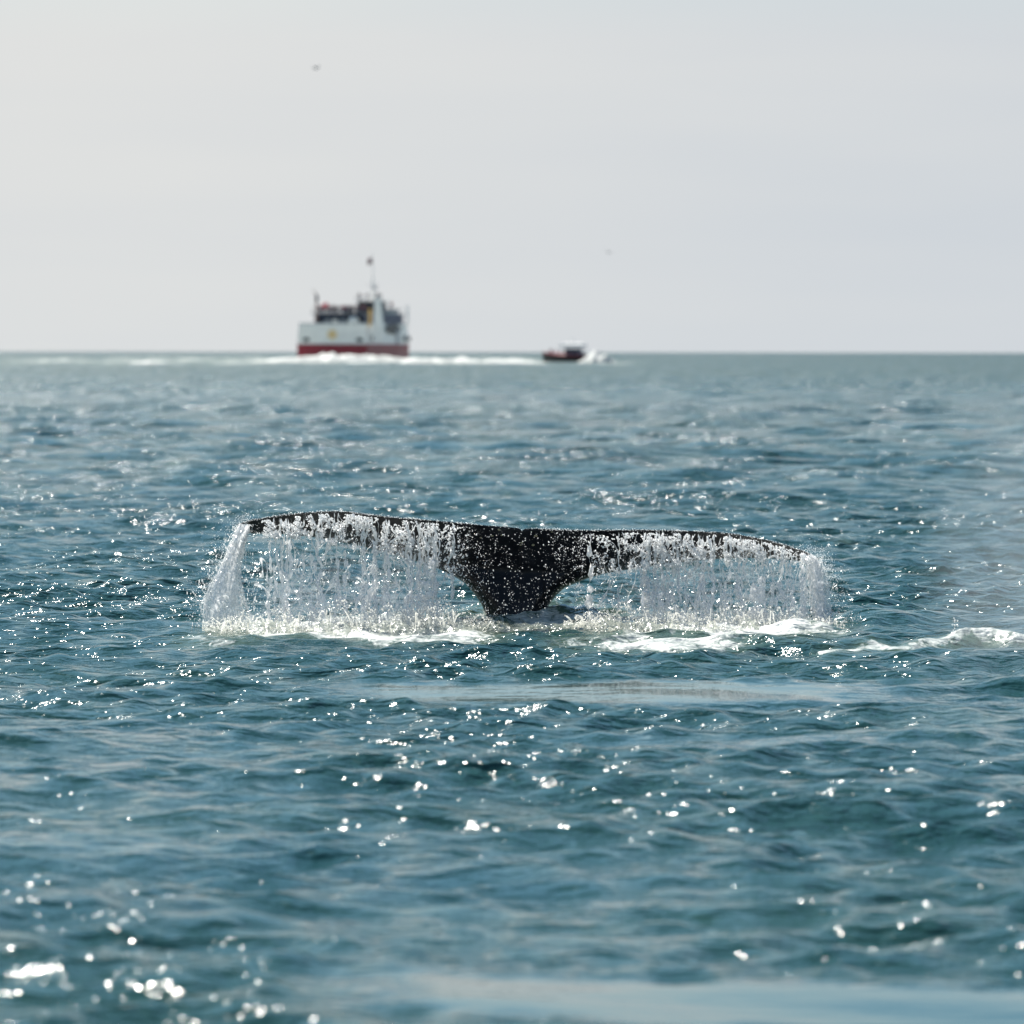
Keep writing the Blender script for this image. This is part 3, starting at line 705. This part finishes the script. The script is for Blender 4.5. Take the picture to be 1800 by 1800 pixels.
def splash():
    rng = np.random.default_rng(90); parts = []
    n = 600; x = np.concatenate([rng.uniform(375, 860, 300), rng.uniform(1000, 1480, 300)])
    hgt = np.where(x < 930, np.interp(x, [375, 500, 780, 860], [22, 38, 42, 12]), np.interp(x, [1000, 1150, 1380, 1480], [14, 42, 44, 16]))
    y0 = base_y(x) + rng.uniform(-2, 9, n); dx = rng.normal(0, 11, n); K = 6; s = np.linspace(0, 1, K)
    hh = hgt * rng.random(n) ** 1.3
    PX = x[:, None] + dx[:, None] * s + rng.normal(0, .8, (n, K)); PY = y0[:, None] - hh[:, None] * np.sin(s * math.pi * rng.uniform(.5, .9, n)[:, None]) + rng.normal(0, .6, (n, K))
    P = at(PX, PY, (sheet(x, base_y(x)) - rng.normal(0, .12, n))[:, None])
    parts.append(tubes(P, (0.0025 + 0.006 * rng.random(n) ** 2)[:, None] * rng.uniform(.4, 1.5, (n, K)) , 5))
    n = 12000; x = np.concatenate([rng.uniform(355, 870, 6000), rng.uniform(990, 1485, 6000)])
    hgt = np.where(x < 930, np.interp(x, [370, 500, 780, 870], [22, 44, 50, 10]), np.interp(x, [990, 1150, 1380, 1485], [14, 50, 50, 16]))
    y = base_y(x) + 6 - hgt * rng.random(n) ** 1.6 * (0.5 + fbm(x * 0.05, x * 0, 4, 3))
    parts.append(drops(at(x, y, sheet(x, base_y(x)) - rng.normal(0.0, .15, n)), 0.0014 + 0.0080 * rng.random(n) ** 3.0, rng.uniform(.5, 1.1, n)))
    n = 4200; x = rng.uniform(815, 1080, n); y = rng.uniform(1080, 1112, n) 
    parts.append(drops(at(x, y, np.clip(FPX * H / (y - HOR), 43.4, 44.8) - 0.05), 0.0016 + 0.005 * rng.random(n) ** 2.4, rng.uniform(.5, 1.0, n)))
    V, F = join(parts); tag(obj('splash_foam', V, F, M_SPLASH, None, True), 'churned pale splash where the falling water hits the sea', 'splash', None, 'stuff')
splash()
# broken water on the small crest at the right
def crest_spray():
    rng = np.random.default_rng(95); n = 1800; x = rng.uniform(1500, 1830, n)
    h = np.interp(x, [1500, 1540, 1600, 1670, 1710, 1745, 1790, 1830], [2, 4, 3, 8, 20, 14, 9, 8])
    yb = np.interp(x, [1500, 1600, 1700, 1830], [1144, 1136, 1134, 1136]); y = yb - h * rng.random(n) ** 1.2 + rng.uniform(0, 4, n)
    V, F = drops(at(x, y, 42.0 + rng.normal(0, .1, n)), 0.0015 + 0.006 * rng.random(n) ** 2.2, rng.uniform(.5, 1.1, n))
    m = 26; xx = rng.normal(1678, 3, m); yy = rng.uniform(1085, 1115, m)
    V2, F2 = drops(at(xx, yy, 42.0 + 0 * xx), 0.002 + 0.005 * rng.random(m), rng.uniform(1, 1.8, m))
    V, F = join([(V, F), (V2, F2)])
    tag(obj('crest_foam', V, F, M_DROP, None, True), 'white broken water on the small crest right of the tail', 'foam', None, 'stuff')
crest_spray()

# ------------------------------------------------------------------ drifting mist of a blow at the right edge
def mist():
    c = at(1850, 1000, 41.0)
    import bmesh
    bm = bmesh.new(); bmesh.ops.create_icosphere(bm, subdivisions=4, radius=1.0)
    me = bpy.data.meshes.new('blow_mist'); bm.to_mesh(me); bm.free()
    o = bpy.data.objects.new('blow_mist', me); COL.objects.link(o); o.location = c; o.scale = (1.15, 1.6, 1.75)
    m = bpy.data.materials.new('mist'); m.use_nodes = True; t = m.node_tree; t.nodes.clear()
    out = N(t, 'ShaderNodeOutputMaterial'); v = N(t, 'ShaderNodeVolumePrincipled'); v.inputs['Color'].default_value = (0.93, 0.96, 1, 1); v.inputs['Anisotropy'].default_value = 0.35
    tcn = N(t, 'ShaderNodeTexCoord'); ln = N(t, 'ShaderNodeVectorMath', operation='LENGTH'); L(t, tcn.outputs['Object'], ln.inputs[0])
    fall = ramp(t, ln.outputs['Value'], [(0.0, (1, 1, 1)), (0.5, (0.42,) * 3), (0.98, (0, 0, 0))], 'EASE')
    n = N(t, 'ShaderNodeTexNoise'); n.inputs['Scale'].default_value = 1.3; n.inputs['Detail'].default_value = 3; n.inputs['Distortion'].default_value = 0.6
    L(t, tcn.outputs['Object'], n.inputs['Vector'])
    nn = ramp(t, n.outputs[0], [(0.35, (0.15,) * 3), (0.7, (1, 1, 1))])
    L(t, mathn(t, 'MULTIPLY', mathn(t, 'MULTIPLY', fall, nn), 0.30), v.inputs['Density'])
    L(t, v.outputs[0], out.inputs['Volume']); me.materials.append(m)
    tag(o, 'thin bluish mist drifting over the sea at the right edge', 'mist', None, 'stuff')
mist()

# ------------------------------------------------------------------ boats
M_WHITE = weathered('white_paint', (0.93, 0.90, 0.84), 0.4, 0.12, 0.5)
M_RED = weathered('red_paint', (0.30, 0.018, 0.035), 0.4, 0.3, 0.6)
M_DARK = mat('dark_opening', (0.012, 0.014, 0.02), 0.3)
M_NAVY = weathered('navy_paint', (0.035, 0.05, 0.11), 0.4, 0.3, 1.0)
M_GREY = weathered('grey_metal', (0.35, 0.37, 0.40), 0.45, 0.2, 1.0)
M_STEEL = mat('dark_steel', (0.07, 0.07, 0.085), 0.5)
M_YEL = mat('yellow_print', (0.75, 0.48, 0.14), 0.5)
M_RUST = weathered('brown_post', (0.32, 0.20, 0.16), 0.6, 0.3, 2)
M_FLAG = mat('red_cloth', (0.62, 0.10, 0.13), 0.8)
M_DECK = weathered('deck_grey', (0.22, 0.24, 0.27), 0.7, 0.2, 1)
M_GLASS = mat('window_glass', (0.02, 0.03, 0.04), 0.08)
M_ORANGE = mat('orange_cloth', (0.72, 0.22, 0.04), 0.7)

class MB:
    def __init__(s): s.v = []; s.f = []
    def box(s, c, d, top=None):
        """box centre c size d; top=(kx,ky) scales the upper face"""
        k = top or (1, 1); n = len(s.v)
        for zz, (a, b) in ((-1, (1, 1)), (1, k)):
            for sx, sy in ((-1, -1), (1, -1), (1, 1), (-1, 1)):
                s.v.append((c[0] + sx * d[0] / 2 * a, c[1] + sy * d[1] / 2 * b, c[2] + zz * d[2] / 2))
        s.f += [tuple(n + i for i in q) for q in ((0, 3, 2, 1), (4, 5, 6, 7), (0, 1, 5, 4), (1, 2, 6, 5), (2, 3, 7, 6), (3, 0, 4, 7))]; return s
    def bar(s, a, b, r, r2=None, k=6):
        a = Vector(a); b = Vector(b); t = (b - a).normalized(); u = t.orthogonal().normalized(); w_ = t.cross(u); n = len(s.v); r2 = r if r2 is None else r2
        for p, rr in ((a, r), (b, r2)):
            for i in range(k):
                q = 6.28318 * i / k; s.v.append(tuple(p + (u * math.cos(q) + w_ * math.sin(q)) * rr))
        for i in range(k):
            j = (i + 1) % k; s.f.append((n + i, n + j, n + k + j, n + k + i))
        s.f += [tuple(n + k - 1 - i for i in range(k)), tuple(n + k + i for i in range(k))]; return s
    def poly(s, pts, d):
        """extrude a polygon along vector d"""
        n = len(s.v); m = len(pts); d = Vector(d)
        s.v += [tuple(p) for p in pts] + [tuple(Vector(p) + d) for p in pts]
        s.f += [tuple(n + i for i in range(m))[::-1], tuple(n + m + i for i in range(m))]
        for i in range(m):
            j = (i + 1) % m; s.f.append((n + i, n + j, n + m + j, n + m + i))
        return s
    def loft(s, rings, cap=True):
        n = len(s.v); k = len(rings[0])
        for r_ in rings: s.v += [tuple(p) for p in r_]
        for a in range(len(rings) - 1):
            for i in range(k):
                j = (i + 1) % k; s.f.append((n + a * k + i, n + a * k + j, n + (a + 1) * k + j, n + (a + 1) * k + i))
        if cap: s.f += [tuple(n + k - 1 - i for i in range(k)), tuple(n + (len(rings) - 1) * k + i for i in range(k))]
        return s
    def build(s, name, m, parent=None, smooth=False, loc=None): return obj(name, s.v, s.f, m, parent, smooth, loc)

# person prototypes: one skinned, continuous body each, clothes by height
def person_mesh(name, pose, shirt, legs, seed):
    me = bpy.data.meshes.new(name); j = {}
    up = 0.04 * seed
    pts = {'pel': (0, 0, .92), 'bel': (0, 0, 1.08), 'chest': (0, .01, 1.30), 'neck': (0, 0, 1.47), 'jaw': (0, -.015, 1.56), 'head': (0, 0, 1.66), 'crown': (0, .01, 1.74),
           'hl': (-.10, 0, .88), 'kl': (-.12, -.02, .48), 'al': (-.12, .02, .08), 'tl': (-.13, -.14, .03), 'hr': (.10, 0, .88), 'kr': (.12, -.03, .48), 'ar': (.13, .02, .08), 'tr': (.14, -.14, .03),
           'sl': (-.18, .0, 1.40), 'sr': (.18, 0, 1.40)}
    if pose == 0: pts.update(el=(-.26, .02, 1.14), wl=(-.25, -.12, .92), fl=(-.24, -.17, .85), er=(.26, .02, 1.14), wr=(.24, -.14, .93), fr=(.23, -.19, .86))
    elif pose == 1: pts.update(el=(-.30, -.08, 1.16), wl=(-.10, -.30, 1.38), fl=(-.06, -.33, 1.45), er=(.30, -.08, 1.16), wr=(.10, -.30, 1.38), fr=(.06, -.33, 1.45))
    else: pts.update(el=(-.27, -.12, 1.17), wl=(-.24, -.34, 1.08), fl=(-.22, -.40, 1.07), er=(.28, .04, 1.15), wr=(.28, -.08, .93), fr=(.27, -.12, .86))
    ed = ['pel-bel', 'bel-chest', 'chest-neck', 'neck-jaw', 'jaw-head', 'head-crown', 'pel-hl', 'hl-kl', 'kl-al', 'al-tl', 'pel-hr', 'hr-kr', 'kr-ar', 'ar-tr', 'chest-sl', 'sl-el', 'el-wl', 'wl-fl', 'chest-sr', 'sr-er', 'er-wr', 'wr-fr']
    rad = dict(pel=(.15, .11), bel=(.14, .10), chest=(.15, .115), neck=(.055, .055), jaw=(.07, .08), head=(.085, .10), crown=(.06, .07), hl=(.09, .09), hr=(.09, .09), kl=(.062,) * 2, kr=(.062,) * 2,
               al=(.042,) * 2, ar=(.042,) * 2, tl=(.038, .03), tr=(.038, .03), sl=(.062,) * 2, sr=(.062,) * 2, el=(.045,) * 2, er=(.045,) * 2, wl=(.032,) * 2, wr=(.032,) * 2, fl=(.036, .02), fr=(.036, .02))
    keys = list(pts); ix = {k: i for i, k in enumerate(keys)}
    me.from_pydata([pts[k] for k in keys], [tuple(ix[q] for q in e.split('-')) for e in ed], [])
    o = bpy.data.objects.new(name, me); COL.objects.link(o)
    o.modifiers.new('s', 'SKIN')
    for k, i in ix.items():
        v = me.skin_vertices[0].data[i]; v.radius = rad[k]; v.use_root = (k == 'pel')
    o.modifiers.new('d', 'SUBSURF').levels = 1
    dg = bpy.context.evaluated_depsgraph_get(); m2 = bpy.data.meshes.new_from_object(o.evaluated_get(dg)); m2.name = name
    bpy.data.objects.remove(o)
    m2.materials.clear()
    for mm in (mat('trousers', legs, 0.8), mat('jacket', shirt, 0.8), M_SKIN, M_HAIR): m2.materials.append(mm)
    for p in m2.polygons:
        c = p.center; p.use_smooth = True
        p.material_index = 0 if c.z < 0.95 else (1 if c.z < 1.47 else (3 if (c.z > 1.66 or c.y > 0.03) else 2))
        if abs(c.x) > .2 and c.z < 0.9: p.material_index = 2
    return m2
M_SKIN = mat('skin', (0.45, 0.27, 0.2), 0.6); M_HAIR = mat('hair', (0.03, 0.022, 0.018), 0.7)
CLOTH = ('a dark blue jacket', 'a black jacket', 'a red jacket', 'a slate grey jacket', 'a plum purple jacket', 'a pale grey jacket')
PEOPLE = [person_mesh('person', i % 3, c, l, i) for i, (c, l) in enumerate((((.02, .03, .08), (.02, .025, .05)), ((.03, .03, .035), (.03, .03, .04)), ((.35, .03, .06), (.02, .03, .07)), ((.07, .08, .11), (.02, .02, .03)), ((.10, .04, .12), (.03, .03, .05)), ((.25, .28, .33), (.03, .04, .08))))]
def person(loc, rz, variant, label, group, sc=1.0):
    o = bpy.data.objects.new('person', PEOPLE[variant]); COL.objects.link(o)
    o.location = loc; o.rotation_euler = (0, 0, rz); o.scale = (sc,) * 3
    return tag(o, label, 'person', group)

def ferry():
    YF = 1276.0; KS = 1.137; S = 0.1122            # metres per photo pixel there
    TH = R(17)
    org = at(584, 636, YF); org[2] = 0
    root = empty('ferry', tuple(org), -TH, 'red and white passenger ferry seen from its stern, crowded upper deck', 'ferry')
    root.scale = (KS,) * 3
    B = 124 * S / math.cos(TH); LN = 36.0; hb = B / 2
    zr = 3.35; zd = 7.45
    def ring(zz, wk, bowk):
        pts = []
        for y, k in ((0, 1), (10, 1.0), (20, 1.0), (28, 0.93), (33, 0.55), (LN * bowk, 0.05)): pts.append((hb * wk * k, y, zz))
        return pts + [(-x, y, zz_) for x, y, zz_ in pts[::-1]]
    MB().loft([ring(-1.2, 0.93, .95), ring(0.0, 1.0, .97), ring(zr, 1.005, .99)]).build('lower_hull', M_RED, root)
    MB().loft([ring(zr + 0.003, 1.0, .99), ring(5.0, 0.98, 1.0), ring(zd, 0.945, 1.02)]).build('upper_hull', M_WHITE, root)
    # rub rail between the colours and a bulwark cap
    MB().loft([ring(zr - 0.12, 1.014, .992), ring(zr + 0.12, 1.014, .992)]).build('rub_rail', M_RED, root)
    MB().loft([ring(zd + 0.003, 0.952, 1.02), ring(zd + 0.15, 0.952, 1.02)]).build('bulwark_cap', M_GREY, root)
    for x in (-47, 49):
        m = MB(); n = 14
        m.poly([(x * S * 1.03 + 0.78 * math.cos(a) * (1 if abs(math.cos(a)) > .7 else .95), -0.02, 4.30 + 0.42 * math.sin(a)) for a in [6.283 * i / n for i in range(n)]], (0, 0.10, 0))
        m.build('mooring_port', M_DARK, root)
    # round golden emblem on the stern: disc with a stylised hull and ripple
    m = MB()
    n = 18; m.poly([(0 * S + 1.05 * math.cos(a), -0.035, 5.35 + 1.0 * math.sin(a)) for a in [6.283 * i / n for i in range(n)]], (0, 0.03, 0))
    e = m.build('emblem', mat('pale_yellow_print', (0.80, 0.62, 0.36), 0.5), root)
    m = MB(); m.poly([(-.6, -.055, 5.2), (.6, -.055, 5.2), (.35, -.055, 4.85), (-.4, -.055, 4.85)], (0, .015, 0)); m.poly([(-.1, -.055, 5.3), (.4, -.055, 5.3), (-.1, -.055, 6.1)], (0, .015, 0))
    m.build('emblem_mark', M_YEL, e)
    # starboard side openings
    m = MB(); m.poly([(hb * .985, 16.5 + 5.0 * math.cos(a), 6.45 + 1.05 * math.sin(a)) for a in [6.283 * i / 12 for i in range(12)]], (0.12, 0, 0)); 
    m.build('side_opening', M_DARK, root)
    for y in (3.5, 8, 24, 27):
        MB().box((hb * 0.985 + .05, y, 4.6), (0.10, 1.5, 0.9)).build('side_window', M_GLASS, root)
    MB().box((hb * 1.0, 19, 5.0), (0.14, 1.6, 3.0)).build('side_door', M_GREY, root)
    # main superstructure with window band
    w1 = hb * 1.45; MB().box((0.9, 14, (zd + 9.35) / 2 + .1), (w1, 24, 9.35 - zd - 0.1)).build('cabin', M_NAVY, root)
    for i in range(7):
        MB().box((0.9 - w1 / 2 + 0.9 + i * (w1 - 1.8) / 6, 1.96, 8.4), (0.95, 0.08, 0.85)).build('cabin_window', M_GLASS, root)
    MB().box((0.9, 13.5, 9.48), (w1 + 0.5, 26, 0.20)).build('upper_deck', M_DECK, root)
    rl = MB()
    for zz in (10.05, 10.55): rl.bar((0.9 - w1 / 2, .6, zz), (0.9 + w1 / 2, .6, zz), .035); rl.bar((0.9 - w1 / 2, .6, zz), (0.9 - w1 / 2, 26, zz), .035); rl.bar((0.9 + w1 / 2, .6, zz), (0.9 + w1 / 2, 26, zz), .035)
    for i in range(12): x = 0.9 - w1 / 2 + i * w1 / 11; rl.bar((x, .6, 9.55), (x, .6, 10.6), .03)
    rl.build('railing', M_STEEL, root)
    # after deck benches, ventilator dome
    m = MB(); m.loft([[(4.1 + r_ * math.cos(a), 1.0 + r_ * math.sin(a), zz) for a in [6.283 * i / 12 for i in range(12)]] for r_, zz in ((1.2, zd + .15), (1.2, 8.0), (1.0, 8.5), (.55, 8.8), (.1, 8.9))]); m.build('ventilator', M_WHITE, root, True)
    # wheelhouse block
    wh = MB().box((5.2, 9, 10.75), (4.6, 5, 2.3), (.94, .94)).build('wheelhouse', M_STEEL, root)
    for i in range(4): MB().box((3.6 + i * 1.05, 6.55, 11.0), (.8, .08, .8)).build('window', M_GLASS, wh)
    MB().box((5.2, 9, 12.0), (5.4, 6, .18)).build('wheelhouse_roof', M_WHITE, root)
    rl = MB()
    for x in (2.7, 3.9, 5.2, 6.5, 7.8): rl.bar((x, 6.1, 12.08), (x, 6.1, 13.0), .035)
    rl.bar((2.7, 6.1, 13.0), (7.8, 6.1, 13.0), .035); rl.build('roof_railing', M_STEEL, root)
    # tall white exhaust casing, sloped, on the starboard quarter
    x0 = 83 * S
    st = MB().loft([[(x0 + a, 1.4 + b, 3.6) for a, b in ((-.5, -.6), (1.6, -.6), (1.6, .8), (-.5, .8))], [(x0 + a, 1.4 + b, 9.0) for a, b in ((-.45, -.5), (1.0, -.5), (1.0, .7), (-.45, .7))], [(x0 + a, 1.4 + b, 12.6) for a, b in ((-.35, -.4), (.6, -.4), (.6, .6), (-.35, .6))]])
    st.v = [(x - 0.55, y, z_) for x, y, z_ in st.v]
    st.build('exhaust_casing', M_WHITE, root)
    MB().bar((x0 - .5, 1.7, 12.6), (x0 - .5, 1.9, 13.5), .28, .26, 8).build('exhaust_pipe', M_STEEL, root)
    MB().box((x0 - 2.0, 1.5, 8.7), (.35, .5, 3.4)).build('yellow_locker', M_YEL, root)
    # forward starboard deck house and its pillar
    MB().box((hb * .55, 19, 8.9), (hb * .50, 10, 2.6)).build('forward_cabin', M_WHITE, root)
    MB().box((hb * .55, 13.94, 9.1), (hb * .44, .1, 1.1)).build('forward_window', M_GLASS, root)
    MB().box((hb * .55, 19, 10.31), (hb * .56, 11, .2)).build('forward_roof', M_NAVY, root)
    MB().bar((hb * .93, 27, 7.5), (hb * .93, 27, 11.3), .25, .22, 8).build('pillar', M_WHITE, root)
    # mast, yard, flags
    mx = 47 * S; mz = 12.1
    mast = MB().bar((mx, 9, mz), (mx + .1, 9.3, 16.6), .30, .16, 8).bar((mx + .1, 9.3, 16.6), (mx - .1, 9.3, 21.7), .09, .05, 6).build('mast', M_WHITE, root)
    MB().bar((mx - 1.3, 9.2, 15.2), (mx + 1.4, 9.2, 15.2), .07).box((mx + .6, 9.0, 14.6), (.9, .5, .45)).build('radar', M_GREY, mast)
    def flag(x, y, z_, w_, h_, name, mt, par):
        vs = []; fs = []; n = 8
        for i in range(n + 1):
            for k in (0, 1): vs.append((x - w_ * i / n, y + .18 * math.sin(i * 1.1), z_ - h_ * k - .25 * (i / n) ** 1.5))
        for i in range(n): fs.append((2 * i, 2 * i + 1, 2 * i + 3, 2 * i + 2))
        o = obj(name, vs, fs, mt, par, True); md = o.modifiers.new('t', 'SOLIDIFY'); md.thickness = .02; return o
    flag(mx - .1, 9.3, 20.6, 1.0, 1.25, 'flag', mat('faded_red_cloth', (.22, .13, .14), .8), mast)
    # stern post / davit at port
    px = -33 * S
    d = MB().bar((px + .25, .7, zd + .1), (px + .1, .7, 13.2), .24, .20, 8).bar((px + .1, .7, 13.2), (px - .55, .7, 14.2), .14, .06, 6).build('davit', M_RUST, root)
    MB().box((px + .25, .65, 12.5), (.5, .4, 1.3)).build('davit_winch', M_STEEL, d)
    es = MB().bar((-1.7, .55, 9.55), (-1.35, .2, 11.9), .05).build('ensign_staff', M_WHITE, root)
    flag(-.9, .2, 11.6, 1.35, .95, 'ensign', M_FLAG, es)
    # life raft canisters
    for i in range(3): MB().bar((-1.6 + i * 1.6, .25, 8.0), (-.6 + i * 1.6, .25, 8.0), .34, .34, 10).build('raft_canister', M_WHITE if i == 1 else M_GREY, root)
    # passengers
    rng = random.Random(5)
    def put(lx, ly, lz, v, lab, grp):
        c, s_ = math.cos(-TH), math.sin(-TH)
        lx *= KS; ly *= KS; lz *= KS
        person((org[0] + lx * c - ly * s_, org[1] + lx * s_ + ly * c, lz), rng.uniform(-1.2, 1.2), v, lab, grp, rng.uniform(.95, 1.08))
    for i in range(64):
        lx = -w1 / 2 + 1.2 + (w1 - .9) * ((i * 0.618) % 1); ly = 0.9 + 9 * rng.random() ** 1.3
        if lx > 2.6 and ly > 5.9: ly = rng.uniform(1, 5.4)
        v = rng.randrange(5); put(lx, ly, 9.58, v, 'passenger in %s standing on the crowded upper deck of the ferry' % CLOTH[v], 'passengers on the upper deck of the ferry')
    for i in range(12):
        v = rng.choice((0, 1, 3, 2)); put(hb * (.32 + .46 * ((i * .618) % 1)), 14.2 + 8 * rng.random() ** 1.4, 10.42, v, 'passenger in %s standing on the forward deckhouse roof of the ferry' % CLOTH[v], 'passengers on the forward deckhouse roof of the ferry')
    for i, lx in enumerate((2.9, 3.4, 4.6, 6.9, 7.5)):
        put(lx, 7.0 + rng.random(), 12.09, (0, 1, 3, 1, 0)[i], ('person on the ferry wheelhouse roof, ' + ('leftmost of the five', 'second from the left of the five', 'the middle one of the five', 'fourth from the left of the five', 'rightmost of the five')[i]), 'people on the wheelhouse roof')
ferry()

def small_boat():
    Y = 1260.0; S = Y / FPX
    org = at(995, 636, Y); org[2] = 0.1; TH = R(62)    # heads left and away
    root = empty('motor_boat', tuple(org), TH, 'small dark hulled motor boat with white canopy running left of its wake', 'boat')
    Ln = 11.2
    def ring(zz, k):
        out = []
        for y, w_ in ((-Ln / 2, 1.45), (0, 1.6), (2.6, 1.35), (4.4, .75), (Ln / 2 + .3 * k, .06)): out.append((w_ * (0.82 + .18 * k), y, zz + (.14 * max(0, y - 1)) * k))
        return out + [(-a, b, c) for a, b, c in out[::-1]]
    MB().loft([ring(-.4, .2), ring(.5, .7), ring(1.25, 1)]).build('hull', mat('dark_hull', (.02, .01, .014), .4), root)
    MB().loft([ring(1.253, 1.04), ring(1.50, 1.04)]).build('gunwale', mat('red_tube', (.30, .025, .04), .5), root)
    cb = MB().box((0, -1.9, 2.2), (2.3, 3.6, 1.5), (.92, .9)).build('cabin', M_NAVY, root)
    for y in (-3.1, -1.9, -.7): MB().box((1.13, y, 2.35), (.08, .8, .6)).build('window', M_GLASS, cb); 
    for y in (-3.1, -1.9, -.7): MB().box((-1.13, y, 2.35), (.08, .8, .6)).build('window', M_GLASS, cb)
    cn = MB().loft([[(x * k, -1.4 + y * k, zz) for x, y in ((-1.5, -3.0), (1.5, -3.0), (1.6, 2.2), (-1.6, 2.2))] for k, zz in ((1, 3.25), (1.03, 3.4), (.95, 3.8), (.6, 4.1))]).build('canopy', weathered('canvas', (.75, .74, .72), .8), root)
    for x in (-1.4, 1.4):
        for y in (-4.0, .5): MB().bar((x, y, 1.5), (x, y, 3.36), .05).build('post', M_GREY, root)
    MB().bar((0, -1.8, 4.05), (.5, -1.6, 5.3), .16, .05).build('antenna', M_WHITE, root)
    MB().box((0, -Ln / 2 - .3, 1.0), (.8, .5, 1.5)).build('outboard_motor', M_DARK, root)
    rng = random.Random(9)
    for i, (lx, ly) in enumerate(((.3, 4.1), (-.3, 3.4), (.4, 2.7), (-.5, 2.2), (.6, 1.6), (-.2, 1.1), (.3, .5))):
        c, s_ = math.cos(TH), math.sin(TH)
        person((org[0] + lx * c - ly * s_, org[1] + lx * s_ + ly * c, 1.0 + (.14 * max(0, ly - 1))), rng.uniform(0, 6), (1, 2, 2, 4, 1, 3, 0)[i], ('passenger in %s, %s counted from the motor boat bow' % (CLOTH[(1, 2, 2, 4, 1, 3, 0)[i]], ('first', 'second', 'third', 'fourth', 'fifth', 'sixth', 'last')[i])), 'passengers in the bow of the motor boat', .92)
small_boat()

# heaps of white water along the wakes (raised, so they stand up against the low horizon)
M_FOAM = weathered('wake_foam', (0.52, 0.53, 0.51), 0.8, 0.35, 0.12)
def heap(px0, px1, pyb, hts, depth, seed, name, label, Y=None):
    base = ground((px0 + px1) / 2, pyb); Yb = base[1]; S = Yb / FPX
    nx = 70; ny = 12; xs = np.linspace(px0, px1, nx); A = np.interp(xs, np.linspace(px0, px1, len(hts)), hts)
    V = []
    X, J = np.meshgrid(xs, np.linspace(-1, 1, ny), indexing='ij')
    yy = Yb + J * depth; h = (A[:, None] * S) * np.clip(1 - J ** 2, 0, 1) ** .5 * (0.10 + 1.35 * fbm(X * .06, J * 1.4 + seed, seed, 4)) * np.sin(np.clip((X - px0) / (px1 - px0), 0, 1) * math.pi) ** .35
    W = np.stack([(X - 900) / FPX * Yb, yy, h - 0.25], -1).reshape(-1, 3)
    i = np.arange(nx - 1)[:, None] * ny; j = np.arange(ny - 1)[None]
    F = np.stack([i + j, i + ny + j, i + ny + j + 1, i + j + 1], -1).reshape(-1, 4)
    tag(obj(name, W, F, M_FOAM, None, True), label, 'wake', None, 'stuff')
heap(425, 790, 637, [3, 14, 15, 15, 18, 17, 15, 14, 10, 11], 8, 3, 'wake_foam', 'white wake churned up behind the ferry stern')
heap(700, 965, 638, [13, 17, 11, 14, 9, 12, 10, 12, 10], 8, 4, 'wake_foam', 'white wake trailing between the ferry and the motor boat')
heap(1008, 1085, 639, [6, 14, 26, 22, 8], 4, 5, 'wake_foam', 'white rooster tail thrown up behind the motor boat')
heap(222, 300, 640, [6, 10, 11, 5], 5, 6, 'wake_foam', 'patch of white water far left of the ferry')

# ------------------------------------------------------------------ birds
def bird(px, py, Y, span, rz, bank, label):
    p = at(px, py, Y)
    root = empty('seabird', tuple(p), rz, label, 'bird')
    M = mat('grey_feather', (0.36, 0.35, 0.35), .8)
    m = MB(); rings = []
    for y, r_ in ((-.42, .015), (-.30, .05), (-.1, .10), (.1, .11), (.26, .065), (.34, .055), (.42, .05), (.50, .015), (.60, .008)):
        rings.append([(r_ * math.cos(a) * span, y * span * .5, (r_ * math.sin(a) + (.04 if y > .3 else 0)) * span * .8) for a in [6.283 * i / 8 for i in range(8)]])
    m.loft(rings).build('body', M, root, True)
    m = MB()
    for s in (-1, 1):
        pr = []
        for t, up, ch in ((.03, 0, .20), (.22, .14, .20), (.38, .16, .16), (.5, .05, .03)):
            x = s * t * span; zz = up * span * (1 + bank * s); y = -.02 * span
            pr.append([(x, y + ch * span * .4, zz), (x, y, zz + .018 * span), (x, y - ch * span * .6, zz), (x, y, zz - .008 * span)][::s])
        MB().loft(pr).build('wing', M, root, True)
bird(555, 120, 620, 1.35, R(60), .2, 'faint grey seabird high in the sky above the ferry')
bird(1070, 444, 900, 1.35, R(35), -.3, 'tiny pale seabird low in the sky above the motor boat')
